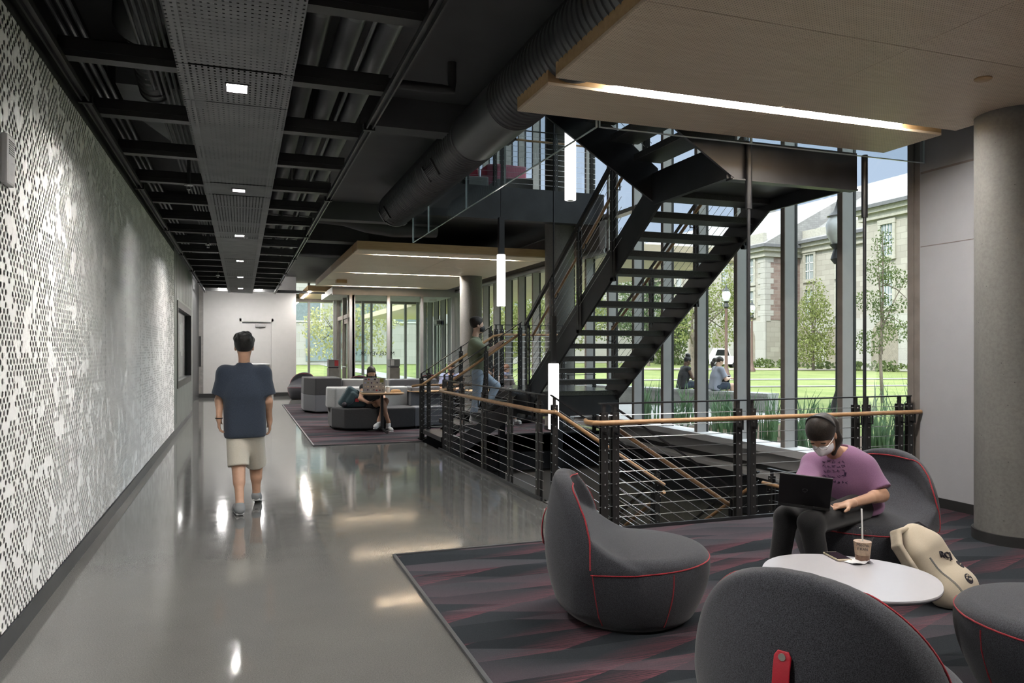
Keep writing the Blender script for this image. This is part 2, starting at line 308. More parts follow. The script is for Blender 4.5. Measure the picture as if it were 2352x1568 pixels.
M.update(
 floor=floor_mat(), carpet=carpet_mat(), perf=perf_mat(), slot=slot_mat(),
 black=plain('black_ceiling_paint', (.028, .0285, .029), .6), deck=plain('dark_ceiling_deck', (.065, .066, .068), .65, scale=2),
 duct=plain('black_spiral_duct', (.085, .088, .09), .42, .45, var=.06), steel=plain('dark_painted_steel', (.030, .031, .034), .38, .35, var=.25, scale=3),
 post=plain('charcoal_rail_steel', (.035, .034, .034), .45, .4), cable=plain('stainless_cable', (.55, .56, .57), .3, .9),
 rod=plain('bright_steel', (.5, .5, .5), .3, .9), railwood=wood('oak_handrail', (.36, .20, .095), (.50, .30, .15), (6, 6, 6), .35),
 canopy=wood('pierced_maple_panel', (.64, .52, .375), (.74, .62, .47), (1.2, 9, 9), .5, dots=55), maple=wood('maple_edge', (.44, .29, .14), (.54, .37, .19), (1.2, 9, 9), .45),
 white=plain('white_paint', (.60, .60, .605), .55, var=.02), wallgrey=plain('warm_white_paint', (.44, .43, .42), .6, var=.02),
 panelwall=plain('grey_green_panelling', (.135, .15, .14), .4, var=.15, scale=3), base=plain('black_rubber_base', (.02, .02, .02), .5),
 basegrey=plain('grey_metal_base', (.07, .073, .078), .4), conc=concrete('cast_concrete', (.145, .142, .132)), concdark=concrete('board_formed_concrete', (.20, .20, .17), 5),
 concwall=concrete('rough_concrete', (.22, .21, .20), 9, False),
 pipe=plain('grey_insulated_pipe', (.075, .075, .08), .42, .3), conduit=plain('galvanised_conduit', (.14, .145, .145), .4, .6),
 chan=plain('black_channel', (.024, .024, .024), .45), trackm=plain('painted_track', (.06, .06, .06), .35, .5),
 sheet=plain('grey_duct_board', (.20, .21, .21), .6), spr=plain('chrome', (.7, .7, .7), .2, 1.),
 lightstrip=glow('linear_lamp_lens', (1, .96, .91), 62.0), pend=glow('pendant_lamp_lens', (1, .97, .94), 1.6), spot=glow('recessed_lamp_lens', (1, .96, .91), 680.0), ring=glow('square_lamp_lens', (1, .98, .95), 30.0), spotdim=plain('dim_lamp_lens', (.5, .5, .48), .3),
 mull=plain('aluminium_mullion', (.33, .325, .32), .45, .2, var=.04), mullin=plain('bronze_mullion_face', (.24, .21, .19), .5, .2), gasket=plain('black_gasket', (.012, .012, .012), .6),
 glass=glass('window_glass', (.95, .97, .96), .55), glass_clear=glass('smoke_curtain_glass', (.90, .93, .94), 1.0), glassedge=plain('polished_glass_edge', (.62, .72, .72), .15, 0, .8),
 charcoal=fabric('charcoal_heather', (.014, .0147, .0175), (.060, .062, .074)), charseat=fabric('slate_heather', (.020, .022, .028), (.085, .09, .108)), seam=fabric('red_thread', (.22, .012, .02), (.32, .03, .04), 200),
 redleather=plain('red_leather', (.36, .005, .02), .42, var=.15, bump=.2, bscale=200), rivet=plain('nickel_rivet', (.42, .41, .38), .35, .8),
 tabletop=plain('white_laminate', (.44, .43, .45), .22, var=.01), tablewood=wood('light_ash_top', (.34, .21, .11), (.46, .30, .17), (2, 12, 12)), blackmetal=plain('black_powder_coat', (.018, .018, .02), .4, .3),
 sofalight=fabric('light_grey_upholstery', (.30, .31, .31), (.40, .41, .41), 200), sofamid=fabric('mid_grey_upholstery', (.11, .115, .13), (.16, .165, .18), 200), sofadark=fabric('dark_grey_upholstery', (.030, .031, .034), (.055, .056, .06), 200),
 sofared=fabric('crimson_upholstery', (.34, .03, .06), (.45, .05, .09), 200), sofapink=fabric('rose_upholstery', (.50, .16, .24), (.6, .22, .3), 200),
 skin=plain('skin_tan', (.46, .27, .18), .5, var=.06, scale=20), skinpale=plain('skin_light', (.55, .36, .27), .5, var=.06, scale=20), skindark=plain('skin_brown', (.10, .055, .035), .5, var=.1, scale=20),
 hairblack=fabric('black_hair', (.005, .005, .005), (.012, .011, .010), 120, .5), hairbrown=fabric('dark_brown_hair', (.010, .0065, .005), (.026, .017, .012), 120, .5), hairauburn=fabric('auburn_hair', (.08, .035, .02), (.16, .08, .045), 120, .55),
 navy=fabric('navy_cotton', (.026, .036, .054), (.040, .052, .076), 220, .9, .2), khaki=fabric('khaki_cotton', (.50, .47, .40), (.57, .54, .46), 220, .9, .2), olive=fabric('olive_cotton', (.17, .19, .125), (.20, .225, .15), 220, .9, .2),
 denim=fabric('pale_denim', (.27, .33, .41), (.34, .41, .50), 160, .9, .2), blackden=fabric('black_denim', (.008, .008, .009), (.016, .016, .0175), 300, .9, .3), mauve=fabric('mauve_cotton', (.20, .10, .185), (.23, .118, .212), 220, .9, .2),
 maskw=plain('white_mask', (.72, .70, .74), .8, var=.03), maskb=plain('black_mask', (.012, .012, .014), .7), maskblue=plain('blue_mask', (.25, .32, .55), .8),
 shoe=plain('white_sneaker', (.6, .6, .6), .6), shoegrey=plain('grey_sneaker', (.22, .23, .24), .7), tank=plain('black_knit', (.012, .012, .014), .8), bluetee=fabric('periwinkle_cotton', (.19, .21, .34), (.22, .25, .38), 200), greytee=fabric('grey_cotton', (.21, .22, .26), (.24, .25, .30), 200), greyhood=fabric('taupe_cotton', (.14, .13, .13), (.22, .2, .2), 50),
 ink=plain('black_ink', (.015, .012, .02), .7), inkpurple=plain('purple_ink', (.045, .02, .07), .8), plastic=glass('clear_plastic', (.97, .975, .975), .5), coffee=plain('iced_coffee', (.42, .30, .21), .4, var=.3, scale=40), coffeed=plain('coffee_sediment', (.16, .085, .05), .4, var=.3, scale=60),
 screen=plain('black_glass', (.008, .008, .009), .12), gold=plain('champagne_case', (.55, .46, .34), .35, .5), lapblack=plain('black_plastic', (.012, .012, .013), .42), canvas=fabric('natural_canvas', (.44, .38, .29), (.49, .425, .33), 400, .9, .25), straw=plain('white_straw', (.75, .75, .72), .4),
 lawn=lawn_mat(), walk=concrete('path_concrete', (.33, .325, .32), .5, False), path=plain('pinkish_path', (0.253, 0.22, 0.187), .9, scale=1), mulch=plain('brown_mulch', (.10, .065, .04), .95, scale=20), seatw=concrete('cast_stone', (.32, .32, .31), 2, False),
 stone=brick('pale_rubble_stone', (0.3213, 0.2977, 0.2646), (0.4063, 0.3827, 0.3402), (0.2741, 0.2552, 0.2268), .9, .9, .42, msize=.018), ashlar=brick('limestone_ashlar', (0.3604, 0.3475, 0.326), (0.4118, 0.399, 0.3775), (0.3003, 0.2917, 0.266), .6, 1.1, .5, msize=.008), pinkbrick=brick('pink_granite_blocks', (0.198, 0.1394, 0.126), (0.27, 0.207, 0.1844), (0.27, 0.243, 0.225), 1.1, .8, .36),
 roof=brick('grey_slate', (0.2344, 0.2296, 0.225), (0.2812, 0.2766, 0.2719), (0.1969, 0.1921, 0.1921), 1.6, .8, .3), lead=plain('lead_gutter', (.13, .13, .14), .6), cream=plain('cornice_limestone', (0.3775, 0.3604, 0.3175), .8),
 bark=plain('grey_bark', (.16, .13, .11), .9, scale=15), lamppost=plain('rust_brown_iron', (.12, .070, .058), .6), lampblack=plain('black_iron', (.02, .02, .022), .5), globe=plain('opal_glass', (.80, .82, .85), .25),
 doorglass=glass('door_glass', (.90, .95, .92), .6), exitred=glow('exit_letters', (1, .18, .08), 2.0), exitw=plain('exit_plate', (.75, .72, .68), .5), vestw=plain('vestibule_ceiling', (.62, .63, .60), .6),
 bin=plain('grey_bin', (.22, .215, .20), .5), binred=plain('red_label', (.45, .04, .05), .5), teal=fabric('teal_nylon', (.028, .05, .06), (.05, .08, .09), 200), white2=plain('white_plastic', (.7, .7, .7), .4), brownbag=plain('kraft_paper', (.45, .26, .11), .8), van=plain('white_car_paint', (.75, .75, .76), .25), tyre=plain('tyre_rubber', (.02, .02, .02), .8),
)
def leaf_mat(name, c1, c2):
    t = NT(name).set(.6, 0, .3); n = t.noise(t.coord(), 2.3, 3); col = t.ramp(n, [(.35, c1), (.65, c2)]); t.color(col)
    tl = t.node('ShaderNodeBsdfTranslucent'); t.link(col, tl.inputs[0]); mx = t.node('ShaderNodeMixShader'); mx.inputs[0].default_value = .35
    t.link(t.b.outputs[0], mx.inputs[1]); t.link(tl.outputs[0], mx.inputs[2]); t.link(mx.outputs[0], t.out.inputs[0]); return t.m
M['leafdark'] = leaf_mat('deep_green_leaves', (0.042, 0.077, 0.0315), (0.105, 0.147, 0.063)); M['leafyel'] = leaf_mat('yellow_green_leaves', (0.1364, 0.1674, 0.0465), (0.248, 0.2666, 0.0992))
M['leafmid'] = leaf_mat('mid_green_leaves', (0.065, 0.0975, 0.0325), (0.143, 0.182, 0.065)); M['blade'] = leaf_mat('blue_green_blades', (.06, .13, .07), (.16, .26, .13))
M['leafpale'] = leaf_mat('pale_yellow_leaves', (0.315, 0.3225, 0.15), (0.465, 0.45, 0.24)); M['wallright'] = plain('cool_white_panel', (.38, .38, .395), .5, var=.02); M['backing'] = plain('grey_backing_board', (.03, .03, .03), .8)
M['farstrip'] = glow('far_linear_lamp_lens', (1, .96, .91), 170.0)
# ================================================================ THE SETTING
OX0, OX1, OY0, OY1 = 2.85, 6.30, 5.70, 12.72            # the stair opening in the floor
XW, XR, YE = -1.114, 6.35, 26.3                          # left wall, right wall, end wall
b = MB(); b.box(-2.4, OX0, -3, 30, -.30, 0); b.box(OX0, 6.6, -3, OY0, -.30, 0); b.box(OX0, 6.6, OY1, 30, -.30, 0)
struct(b.build('floor', M['floor']))
b = MB(); b.box(-1.4, 6.6, -3, 30, -4.4, -4.2); struct(b.build('floor.001', M['basegrey']))
b = MB(); b.box(-1.3, OX0-.02, -3, 30, -4.2, -.3); struct(b.build('wall_basement_left', M['steel']))
b = MB(); b.box(OX0, 6.5, 12.9, 13.1, -4.2, -.3); struct(b.build('wall_basement_far', M['wallgrey']))
b = MB(); b.box(OX0, 6.5, 5.35, 5.55, -4.2, -.3); struct(b.build('wall_basement_near', M['steel']))
b = MB(); b.box(6.42, 6.55, 5.55, 12.9, -4.2, -.62); struct(b.build('wall_basement_right', M['concdark']))
# floor edge fascias and the black kerb round the opening
b = MB(); b.box(OX0-.01, OX0+.012, 7.08, 11.28, -.62, .035); struct(b.build('trim_1', M['steel']))
b = MB(); b.box(OX0-.01, XR, OY0-.018, OY0, -.62, .035); struct(b.build('trim_2', M['steel']))
b = MB(); b.box(OX0, XR, OY1, OY1+.02, -.62, .03); struct(b.build('trim_3', M['steel']))
b = MB(); b.box(6.30, 6.55, OY0, OY1, -.64, -.10); struct(b.build('trim_4', M['steel']))
b = MB(); b.box(6.18, 6.55, OY0, OY1, -.09, -.035); struct(b.build('trim_5', M['wallgrey']))
b = MB(); b.box(6.42, 6.60, OY0, OY1, -.035, .05); struct(b.build('trim_6', M['black']))
b = MB(); b.box(6.34, 6.60, 5.60, 29, .05, .225); struct(b.build('trim_7', M['mull']))
b = MB(); b.box(6.27, 6.62, 5.60, 29, .225, .315); struct(b.build('trim_8', M['white']), 'white window sill running under the tall glazing', 'window sill')
# left: perforated sheet with a dark void behind
b = MB(); b.box(XW-.004, XW, -2.5, 14.45, .12, 3.245); struct(b.build('wall_left', M['perf']), 'white perforated metal wall lining the corridor', 'wall')
b = MB(); b.box(-1.45, -1.30, -3, 19.7, -4.4, 9.2); struct(b.build('wall_left.001', M['black']))
b = MB(); b.box(-1.45, -1.128, -3, 19.7, 3.25, 4.05); struct(b.build('wall_left.002', M['black']))
b = MB(); b.box(-1.30, XW+.004, -2.5, 19.7, 0, .105); struct(b.build('baseboard_left', M['basegrey']))
b = MB()
b.box(-1.30, XW, 14.45, 15.12, .105, 3.35); b.box(-1.30, XW, 19.03, 19.7, .105, 3.35)
b.box(-1.30, XW, 15.12, 19.03, .105, .82); b.box(-1.30, XW, 15.12, 19.03, 2.45, 3.35)
for k in range(14): b.box(XW-.002, XW+.003, 14.6+.36*k, 14.606+.36*k, .2 if not 15.1 < 14.6+.36*k < 19.03 else 2.5, 3.3)
struct(b.build('wall_left.003', M['panelwall']), 'grey green panelled wall holding the display case', 'wall')
b = MB(); b.box(-1.45, -1.30, 19.7, 30, 0, 9.2); b.box(-2.4, -1.45, 19.7, 30, 0, 4); struct(b.build('wall_left.004', M['black']))
b = MB(); b.box(-1.27, -1.20, -2.5, 14.4, .11, 3.24); struct(b.build('wall_left.005', M['backing']))
# end wall with its door
b = MB(); b.box(-1.9, -1.164, YE, YE+.3, 0, 4.0); struct(b.build('wall_end', M['concwall']), 'rough concrete strip at the corridor end', 'wall')
b = MB(); b.box(-1.164, -.067, YE, YE+.3, .0, 4.0); b.box(.994, 1.72, YE, YE+.3, 0, 4.0); b.box(-.067, .994, YE, YE+.3, 2.58, 4.0); b.box(1.6, 1.72, YE+.3, 28.6, 0, 4.0)
struct(b.build('wall_end.001', M['wallgrey']), 'pale end wall of the corridor with a flush door', 'wall')
b = MB(); b.box(-1.9, -.067, YE-.015, YE, 0, .13); b.box(.994, 1.735, YE-.015, YE, 0, .13); struct(b.build('baseboard_end', M['base']))
d = MB().box(0.0, .93, YE+.02, YE+.07, .01, 2.47).build('door_1', M['wallgrey']); struct(d, 'pale flush door in the end wall', 'door')
f = MB(); f.box(-.067, -.004, YE-.012, YE+.1, 0, 2.58); f.box(.934, .994, YE-.012, YE+.1, 0, 2.58); f.box(-.067, .994, YE-.012, YE+.1, 2.48, 2.58); f.build('door_frame', M['wallgrey'], d)
MB().box(.02, .91, YE-.002, YE+.022, 2.43, 2.455).build('door_closer_arm', M['blackmetal'], d)
MB().box(.42, .74, YE-.06, YE+.02, 2.30, 2.41).build('door_closer', M['mull'], d, bevel=.01)
MB().box(.10, .88, YE-.06, YE+.02, 1.04, 1.09).build('push_bar', M['rod'], d, bevel=.01)
# right wall, back wall, roof
b = MB(); b.box(XR, 6.62, -3, 5.70, 0, 9); struct(b.build('wall_right', M['wallright']), 'white panelled wall beside the concrete column', 'wall')
b = MB(); b.box(XR-.004, XR+.01, -3, 5.69, 3.27, 3.29); b.box(XR-.004, XR+.01, -3, 5.69, 2.545, 2.553); struct(b.build('trim_9', M['mullin']))
b = MB(); b.box(XR-.012, XR, -3, 5.69, 0, .10); struct(b.build('baseboard_right', M['base']))
b = MB(); b.box(-1.4, 6.6, -3.2, -3, -4.4, 9.2); struct(b.build('wall_back', M['wallgrey']))
b = MB(); b.box(-1.45, 6.75, -3.2, 29, 8.9, 9.2); struct(b.build('ceiling.001', M['deck']))
# dark deck over the corridor, and the edge of the upper floor round the atrium
b = MB(); b.box(-2.4, 2.70, -3, 29, 4.02, 4.44); b.box(2.70, 6.34, -3, 5.55, 4.02, 4.44); b.box(2.70, 6.4, 12.80, 29, 4.02, 4.44)
struct(b.build('ceiling', M['deck']), 'dark painted ceiling deck over the corridor', 'ceiling')
b = MB(); b.box(2.60, 2.76, 5.55, 12.80, 3.87, 4.45); b.box(2.76, XR, 5.47, 5.63, 3.87, 4.45); struct(b.build('trim_10', M['steel']))
b = MB(); b.box(2.76, 6.40, 12.75, 12.95, 3.865, 4.445); struct(b.build('trim_11', M['steel']), 'dark edge beam of the upper floor beyond the stair', 'beam')
b = MB()
for y in (7.4, 12.9, 17.6): b.box(-1.1, 2.70, y, y+.25, 3.72, 4.02)
struct(b.build('trim_12', M['deck']))
# glazed front: each bay has its own mullion and its own pane
win = bpy.data.objects.new('window_1', None); COL.objects.link(win); win.location = (6.5, 5.8, .31); struct(win, 'tall glazed front with grey mullions facing the lawn', 'window')
NB = 24; PIT = .955; Y0M = 5.806
for k in range(NB):
    y = Y0M+PIT*k
    w = .075
    for z0, z1 in (((.315, 8.9),) if y < 12.6 else ((.315, 3.32), (4.45, 8.9))):
        mb = MB().box(6.352, 6.50, y-w/2, y+w/2, z0, z1).build('mullion', M['mull'], win)
        MB().box(6.343, 6.352, y-w/2, y+w/2, z0, z1).build('mullion_cap', M['mullin'], mb)
        MB().box(6.50, 6.535, y-w/2-.006, y+w/2+.006, z0, z1).build('gasket', M['gasket'], mb)
    if k:
        for z0, z1 in (((.315, 8.9),) if y < 12.6 else ((.315, 3.32), (4.45, 8.9))):
            MB().box(6.515, 6.523, y-PIT+w/2, y-w/2, z0, z1).build('pane', M['glass'], win)
        if y > 11.4: MB().box(6.36, 6.53, y-PIT+w/2, y-w/2, 3.95 if y < 12.6 else 4.0, 4.02 if y < 12.6 else 4.06).build('transom', M['mull'], win)
MB().box(6.352, 6.54, 5.69, 5.775, .315, 8.9).build('jamb', M['mullin'], win)
b = MB(); b.box(6.38, 6.56, 12.6, 29, 3.32, 4.02); struct(b.build('wall_right.001', M['mullin']), 'grey spandrel band above the far windows', 'wall')
b = MB(); b.box(6.30, 6.40, 12.50, 12.74, 3.33, 3.93); struct(b.build('trim_13', M['white']))
t = MB().cyl((6.31, 12.5, 3.36), (6.31, 26, 3.36), .05, 14).build('roller_shade', M['mull'], smooth=True); tag(t, 'rolled up grey roller shade above the far side windows', 'window shade')
# ---- round concrete columns
def column(x, y, z1, r, label):
    t = thing('concrete_column', label, 'column', (x, y, 0))
    MB().lathe([(r, .09), (r, z1)], (x, y, 0), 40).build('shaft', M['conc'], t, smooth=True)
    MB().lathe([(r+.018, 0), (r+.018, .09)], (x, y, 0), 40).build('base_ring', M['base'], t, smooth=True)
column(5.81, 4.32, 4.02, .28, 'round concrete column beside the white wall at the right edge')
column(5.75, 13.35, 8.9, .28, 'round concrete column standing just behind the steel stair')
column(5.45, 18.3, 4.02, .28, 'round concrete column behind the person climbing the short steps')
b = MB(); b.box(6.66, 9.7, 13.0, 44, 3.36, 3.6); struct(b.build('ceiling.002', M['canopy']), 'pale wooden soffit outside above the far side windows', 'soffit')
b = MB(); b.box(1.5, 6.66, 28.75, 31, 3.42, 3.6); struct(b.build('ceiling.003', M['canopy']))
# ---- far glazing and glass vestibule
w2 = bpy.data.objects.new('window_2', None); COL.objects.link(w2); w2.location = (4, 28.6, 0); struct(w2, 'far glazed end wall behind the vestibule', 'window')
xs = [1.74, 2.32, 3.3, 3.95, 4.6, 5.25, 5.9, 6.5]
for i, x in enumerate(xs):
    MB().box(x-.04, x+.04, 28.5, 28.65, .12, 4.0).build('mullion', M['mull'], w2)
    if i: MB().box(xs[i-1]+.04, x-.04, 28.58, 28.59, .12, 4.0).build('pane', M['glass'], w2)
MB().box(1.7, 6.6, 28.5, 28.68, .0, .12).build('sill', M['base'], w2); MB().box(1.7, 6.6, 28.48, 28.64, 3.30, 3.42).build('transom', M['mullin'], w2)
VY, VX0, VX1 = 22.8, 2.62, 6.35
v = bpy.data.objects.new('window_3', None); COL.objects.link(v); v.location = (4.4, VY, 0); struct(v, 'glass entrance vestibule at the far end of the lounge', 'window')
px = [on_y(a, 800, VY).x for a in (812, 892, 968.5, 1040)]
for i, x in enumerate(px):
    MB().box(x-.045, x+.045, VY-.05, VY+.07, 0, 3.2).build('mullion', M['mull'], v)
    if i: MB().box(px[i-1]+.045, x-.045, VY, VY+.01, .1, 3.2).build('pane', M['glass'], v)
MB().box(VX0-.1, VX1, VY-.06, VY+.1, 3.18, 3.42).build('header', M['mull'], v); MB().box(VX0, VX1, VY-.05, VY+.06, 0, .10).build('sill', M['mull'], v)
MB().box(px[3]+.05, VX1, VY-.02, VY+.05, .1, 3.2).build('end_panel', M['wallgrey'], v)
MB().box(VX0-.1, VX1, VY+.1, 26.0, 3.22, 3.4).build('vestibule_ceiling', M['vestw'], v)
# side wall of the vestibule with the inner door
for y in (VY, 23.25, 24.45, 26.0): MB().box(px[0]-.12, px[0]+.02, y-.05, y+.05, 0, 3.2).build('mullion', M['mullin'] if y > VY else M['mull'], v)
MB().box(px[0]-.10, px[0], VY, 26, 2.52, 2.64).build('transom', M['mullin'], v)
MB().box(px[0]-.06, px[0]-.05, VY, 26, 2.64, 3.2).build('pane', M['glass'], v)
MB().box(px[0]-.06, px[0]-.05, 24.5, 26, .1, 2.52).build('pane', M['glass'], v)
# far side of the vestibule
for x in (2.95, 3.9, 4.85, 5.8): MB().box(x-.045, x+.045, 25.95, 26.05, 0, 3.2).build('mullion', M['mull'], v)
MB().box(2.6, 6.3, 25.98, 25.99, .1, 3.2).build('pane', M['glass'], v)
d2 = MB(); d2.box(px[0]-.09, px[0]-.03, 23.30, 23.42, .02, 2.5); d2.box(px[0]-.09, px[0]-.03, 24.28, 24.40, .02, 2.5); d2.box(px[0]-.09, px[0]-.03, 23.3, 24.4, 2.36, 2.5); d2.box(px[0]-.09, px[0]-.03, 23.3, 24.4, .02, .2)
d2 = d2.build('door_2', M['mullin']); struct(d2, 'glazed inner door of the vestibule in a bronze frame', 'door')
MB().box(px[0]-.065, px[0]-.055, 23.42, 24.28, .2, 2.36).build('door_glass', M['doorglass'], d2)
MB().cyl((px[0]-.13, 23.4, 1.02), (px[0]-.13, 24.3, 1.02), .018, 8).build('push_bar', M['rod'], d2)
xd = on_y(1028, 800, 25.0).x
d3 = MB(); d3.box(6.20, 6.28, 24.2, 24.32, 0, 2.5); d3.box(6.20, 6.28, 25.2, 25.32, 0, 2.5); d3.box(6.20, 6.28, 24.2, 25.32, 2.38, 2.56)
d3 = d3.build('door_3', M['mull']); struct(d3, 'outer glass door seen inside the vestibule', 'door')
MB().box(6.235, 6.245, 24.32, 25.2, .1, 2.38).build('door_glass', M['doorglass'], d3); MB().box(6.10, 6.20, 24.45, 24.85, 2.40, 2.52).build('door_closer', M['mull'], d3)
# lettering on the vestibule glass, read from outside, so mirrored here
def text(s, name, mat, size, loc, rot, mirror=False, parent=None, ext=.002, align='CENTER'):
    c = bpy.data.curves.new(name, 'FONT'); c.body = s; c.size = size; c.extrude = ext; c.align_x = align; c.resolution_u = 2
    o = bpy.data.objects.new(name, c); COL.objects.link(o)
    dg = bpy.context.evaluated_depsgraph_get(); me = bpy.data.meshes.new_from_object(o.evaluated_get(dg)); bpy.data.objects.remove(o)
    mt = Matrix.Translation(loc) @ rot.to_4x4() @ Matrix.Diagonal((-1 if mirror else 1, 1, 1, 1)); me.transform(mt)
    if mirror: me.flip_normals()
    me.materials.clear()
    return link_mesh(me, name, mat, parent)
ROTX = Matrix.Rotation(PI/2, 3, 'X')
text('M. KELVEY, SR. HALL', 'lettering', M['gasket'], .19, (on_y(849, 812, 25.93).x, 25.93, 1.36), ROTX, True, v)
# ================================================================ OVERHEAD
# ---- wood canopies with linear lamps
def canopy(name, label, x0, x1, strips, zb, th, ycuts, xcut, lamps, group=None, lens='lightstrip'):
    t = thing(name, label, 'ceiling canopy', ((x0+x1)/2, strips[0][0], zb), 0, group)
    for (y0, y1) in strips:
        core = MB().box(x0, x1, y0, y1, zb+.022, zb+th).build('edge_band', M['maple'], t)
        ys = [y0]+[c for c in ycuts if y0 < c < y1]+[y1]; xs = [x0]+[c for c in xcut if x0 < c < x1]+[x1]
        for i in range(len(ys)-1):
            for j in range(len(xs)-1):
                g = .003
                MB().box(xs[j]+(g if j else 0), xs[j+1]-(g if j < len(xs)-2 else 0), ys[i]+(g if i else 0), ys[i+1]-(g if i < len(ys)-2 else 0), zb, zb+.02).build('panel', M['canopy'], t)
    for (a, c, y0, y1) in lamps:
        h = MB().box(a-.06, c+.06, y0, y1, zb+.05, zb+.10).build('linear_lamp', M['blackmetal'], t)
        MB().box(a, c, y0+.004, y1-.004, zb+.035, zb+.05).build('lamp_lens', M[lens], h)
    return t
canopy('wood_canopy', 'maple ceiling canopy over the near lounge with one broad linear lamp', 2.04, 5.75, [(4.94, 5.57), (1.34, 4.80), (-2.8, 1.20)], 3.40, .17,
       [2.35, 3.58, 0, -1.4], [on_z(1795, 245, 3.4).x], [(2.55, 5.25, 4.805, 4.935), (2.55, 5.25, 1.205, 1.335)])
t = canopy('wood_canopy', 'maple ceiling canopy over the far lounge with three thin linear lamps', 2.02, 5.95, [(14.15, 14.72), (14.80, 18.32), (18.40, 22.14), (22.22, 22.55)], 3.39, .17,
       [16.5, 20.3], [3.95], [(2.52, 5.3, 14.725, 14.795), (2.56, 5.1, 18.325, 18.395), (2.54, 4.9, 22.145, 22.215)], lens='farstrip')
MB().box(2.35, 2.62, 20.2, 20.5, 3.30, 3.392).build('ceiling_sensor', M['maple'], t, bevel=.01)
t = thing('wood_canopy', 'small maple canopy beyond the far lounge near the end windows', 'ceiling canopy', (2.6, 24.2, 3.39)); MB().box(1.95, 3.2, 24.3, 28.2, 3.39, 3.56).build('edge_band', M['maple'], t)
MB().box(2.0, 2.06, 24.5, 27.8, 3.372, 3.39).build('lamp_lens', M['lightstrip'], t)
t = MB().lathe([(.045, 3.385), (.055, 3.392), (.055, 3.40)], (on_z(2258, 180, 3.4).x, on_z(2258, 180, 3.4).y, 0), 20).build('smoke_detector', M['maple'], smooth=True); tag(t, 'small round detector on the near maple canopy', 'detector')
# ---- glass smoke curtain hanging round the atrium edge
t = thing('smoke_curtain', 'frameless glass smoke curtain hanging around the stair atrium', 'glass screen', (2.76, 5.63, 3.37))
cut = [5.63, 7.94, 9.48, 11.60, 12.74]
for a, c in zip(cut, cut[1:]):
    p = MB().box(2.754, 2.766, a+.008, c-.008, 3.37, 3.88).build('glass_pane', M['glass_clear'], t)
    e = MB(); e.box(2.752, 2.768, a+.006, c-.006, 3.362, 3.37); e.box(2.752, 2.768, a+.002, a+.010, 3.362, 3.88); e.box(2.752, 2.768, c-.010, c-.002, 3.362, 3.88); e.build('glass_edge', M['glassedge'], p)
for a, c in ((2.78, 4.285), (4.285, 6.33)):
    p = MB().box(a+.008, c-.008, 5.624, 5.636, 3.37, 3.88).build('glass_pane', M['glass_clear'], t)
    e = MB(); e.box(a+.006, c-.006, 5.622, 5.638, 3.362, 3.37); e.box(a+.002, a+.010, 5.622, 5.638, 3.362, 3.88); e.box(c-.010, c-.002, 5.622, 5.638, 3.362, 3.88); e.build('glass_edge', M['glassedge'], p)
# ---- pierced metal run down the corridor with recessed lamps
t = thing('pierced_ceiling_run', 'grey pierced metal panel run down the corridor ceiling with recessed lamps', 'ceiling panel', (-.03, 4, 3.3))
joints = [-.6, 1.6, 2.24, 5.09, 5.81, 8.60, 9.24, 12.10, 12.75, 15.6, 16.25, 19.1, 19.75, 22.6, 23.25, 24.85]
TX0, TX1 = -.385, .320
def tray(a, c, hole=None):
    mb = MB(); n = max(2, int((c-a)/.025)); ys = [a+.006+(c-a-.012)*i/n for i in range(n+1)]
    def strip(x0, x1, y0=None, y1=None):
        yy = [y for y in ys if (y0 is None or y0-1e-6 <= y <= y1+1e-6)]
        vs = []; fs = []
        for i, y in enumerate(yy):
            z = 3.30+(.006 if i % 2 else 0)
            vs += [(x0, y, z), (x1, y, z)]
        for i in range(len(yy)-1): fs.append((2*i, 2*i+1, 2*i+3, 2*i+2))
        mb.add(vs, fs)
    e0, e1 = TX0+.07, TX1-.07
    for (x0, x1) in ((TX0, e0), (e1, TX1)): mb.box(x0, x1, a+.006, c-.006, 3.299, 3.302)
    if hole:
        hx0, hx1, hy0, hy1 = hole; strip(e0, hx0); strip(hx1, e1)
        strip(hx0, hx1, a, hy0); strip(hx0, hx1, hy1, c)
    else: strip(e0, e1)
    mb.box(TX0, TX0+.003, a+.006, c-.006, 3.30, 3.36); mb.box(TX1-.003, TX1, a+.006, c-.006, 3.30, 3.36)
    return mb.build('pierced_panel', M['slot'], t)
for i, (a, c) in enumerate(zip(joints, joints[1:])):
    if c-a < 1.0 and a > 0:
        m = (a+c)/2; hole = (-.10, .04, m-.085, m+.085); p = tray(a, c, hole)
        f = MB(); f.box(-.105, -.095, m-.09, m+.09, 3.295, 3.36); f.box(.035, .045, m-.09, m+.09, 3.295, 3.36); f.box(-.105, .045, m-.09, m-.08, 3.295, 3.36); f.box(-.105, .045, m+.08, m+.09, 3.295, 3.36)
        f.build('recessed_lamp', M['pipe'], p)
        MB().box(-.095, .035, m-.08, m+.08, 3.345, 3.350).build('lamp_lens', M['spot'], p); MB().box(-.11, .05, m-.095, m+.095, 3.352, 3.42).build('lens_light_shield', M['blackmetal'], p)  # unseen cap added above the lens to keep its light off the pipes
    else: tray(a, c)
t = thing('square_ceiling_lamp', 'square frame lamp glowing behind the far end of the pierced run', 'ceiling light', (-.03, 24.2, 3.28))
f = MB(); X0, X1, Y0, Y1 = -.66, .60, 23.6, 24.84
f.box(X0, X0+.22, Y0, Y1, 3.40, 3.44); f.box(X1-.22, X1, Y0, Y1, 3.40, 3.44); f.box(X0+.22, X1-.22, Y0, Y0+.22, 3.40, 3.44); f.box(X0+.22, X1-.22, Y1-.22, Y1, 3.40, 3.44)
f.build('lamp_lens', M['ring'], t); MB().box(X0+.22, X1-.22, Y0+.22, Y1-.22, 3.41, 3.5).build('housing', M['blackmetal'], t)
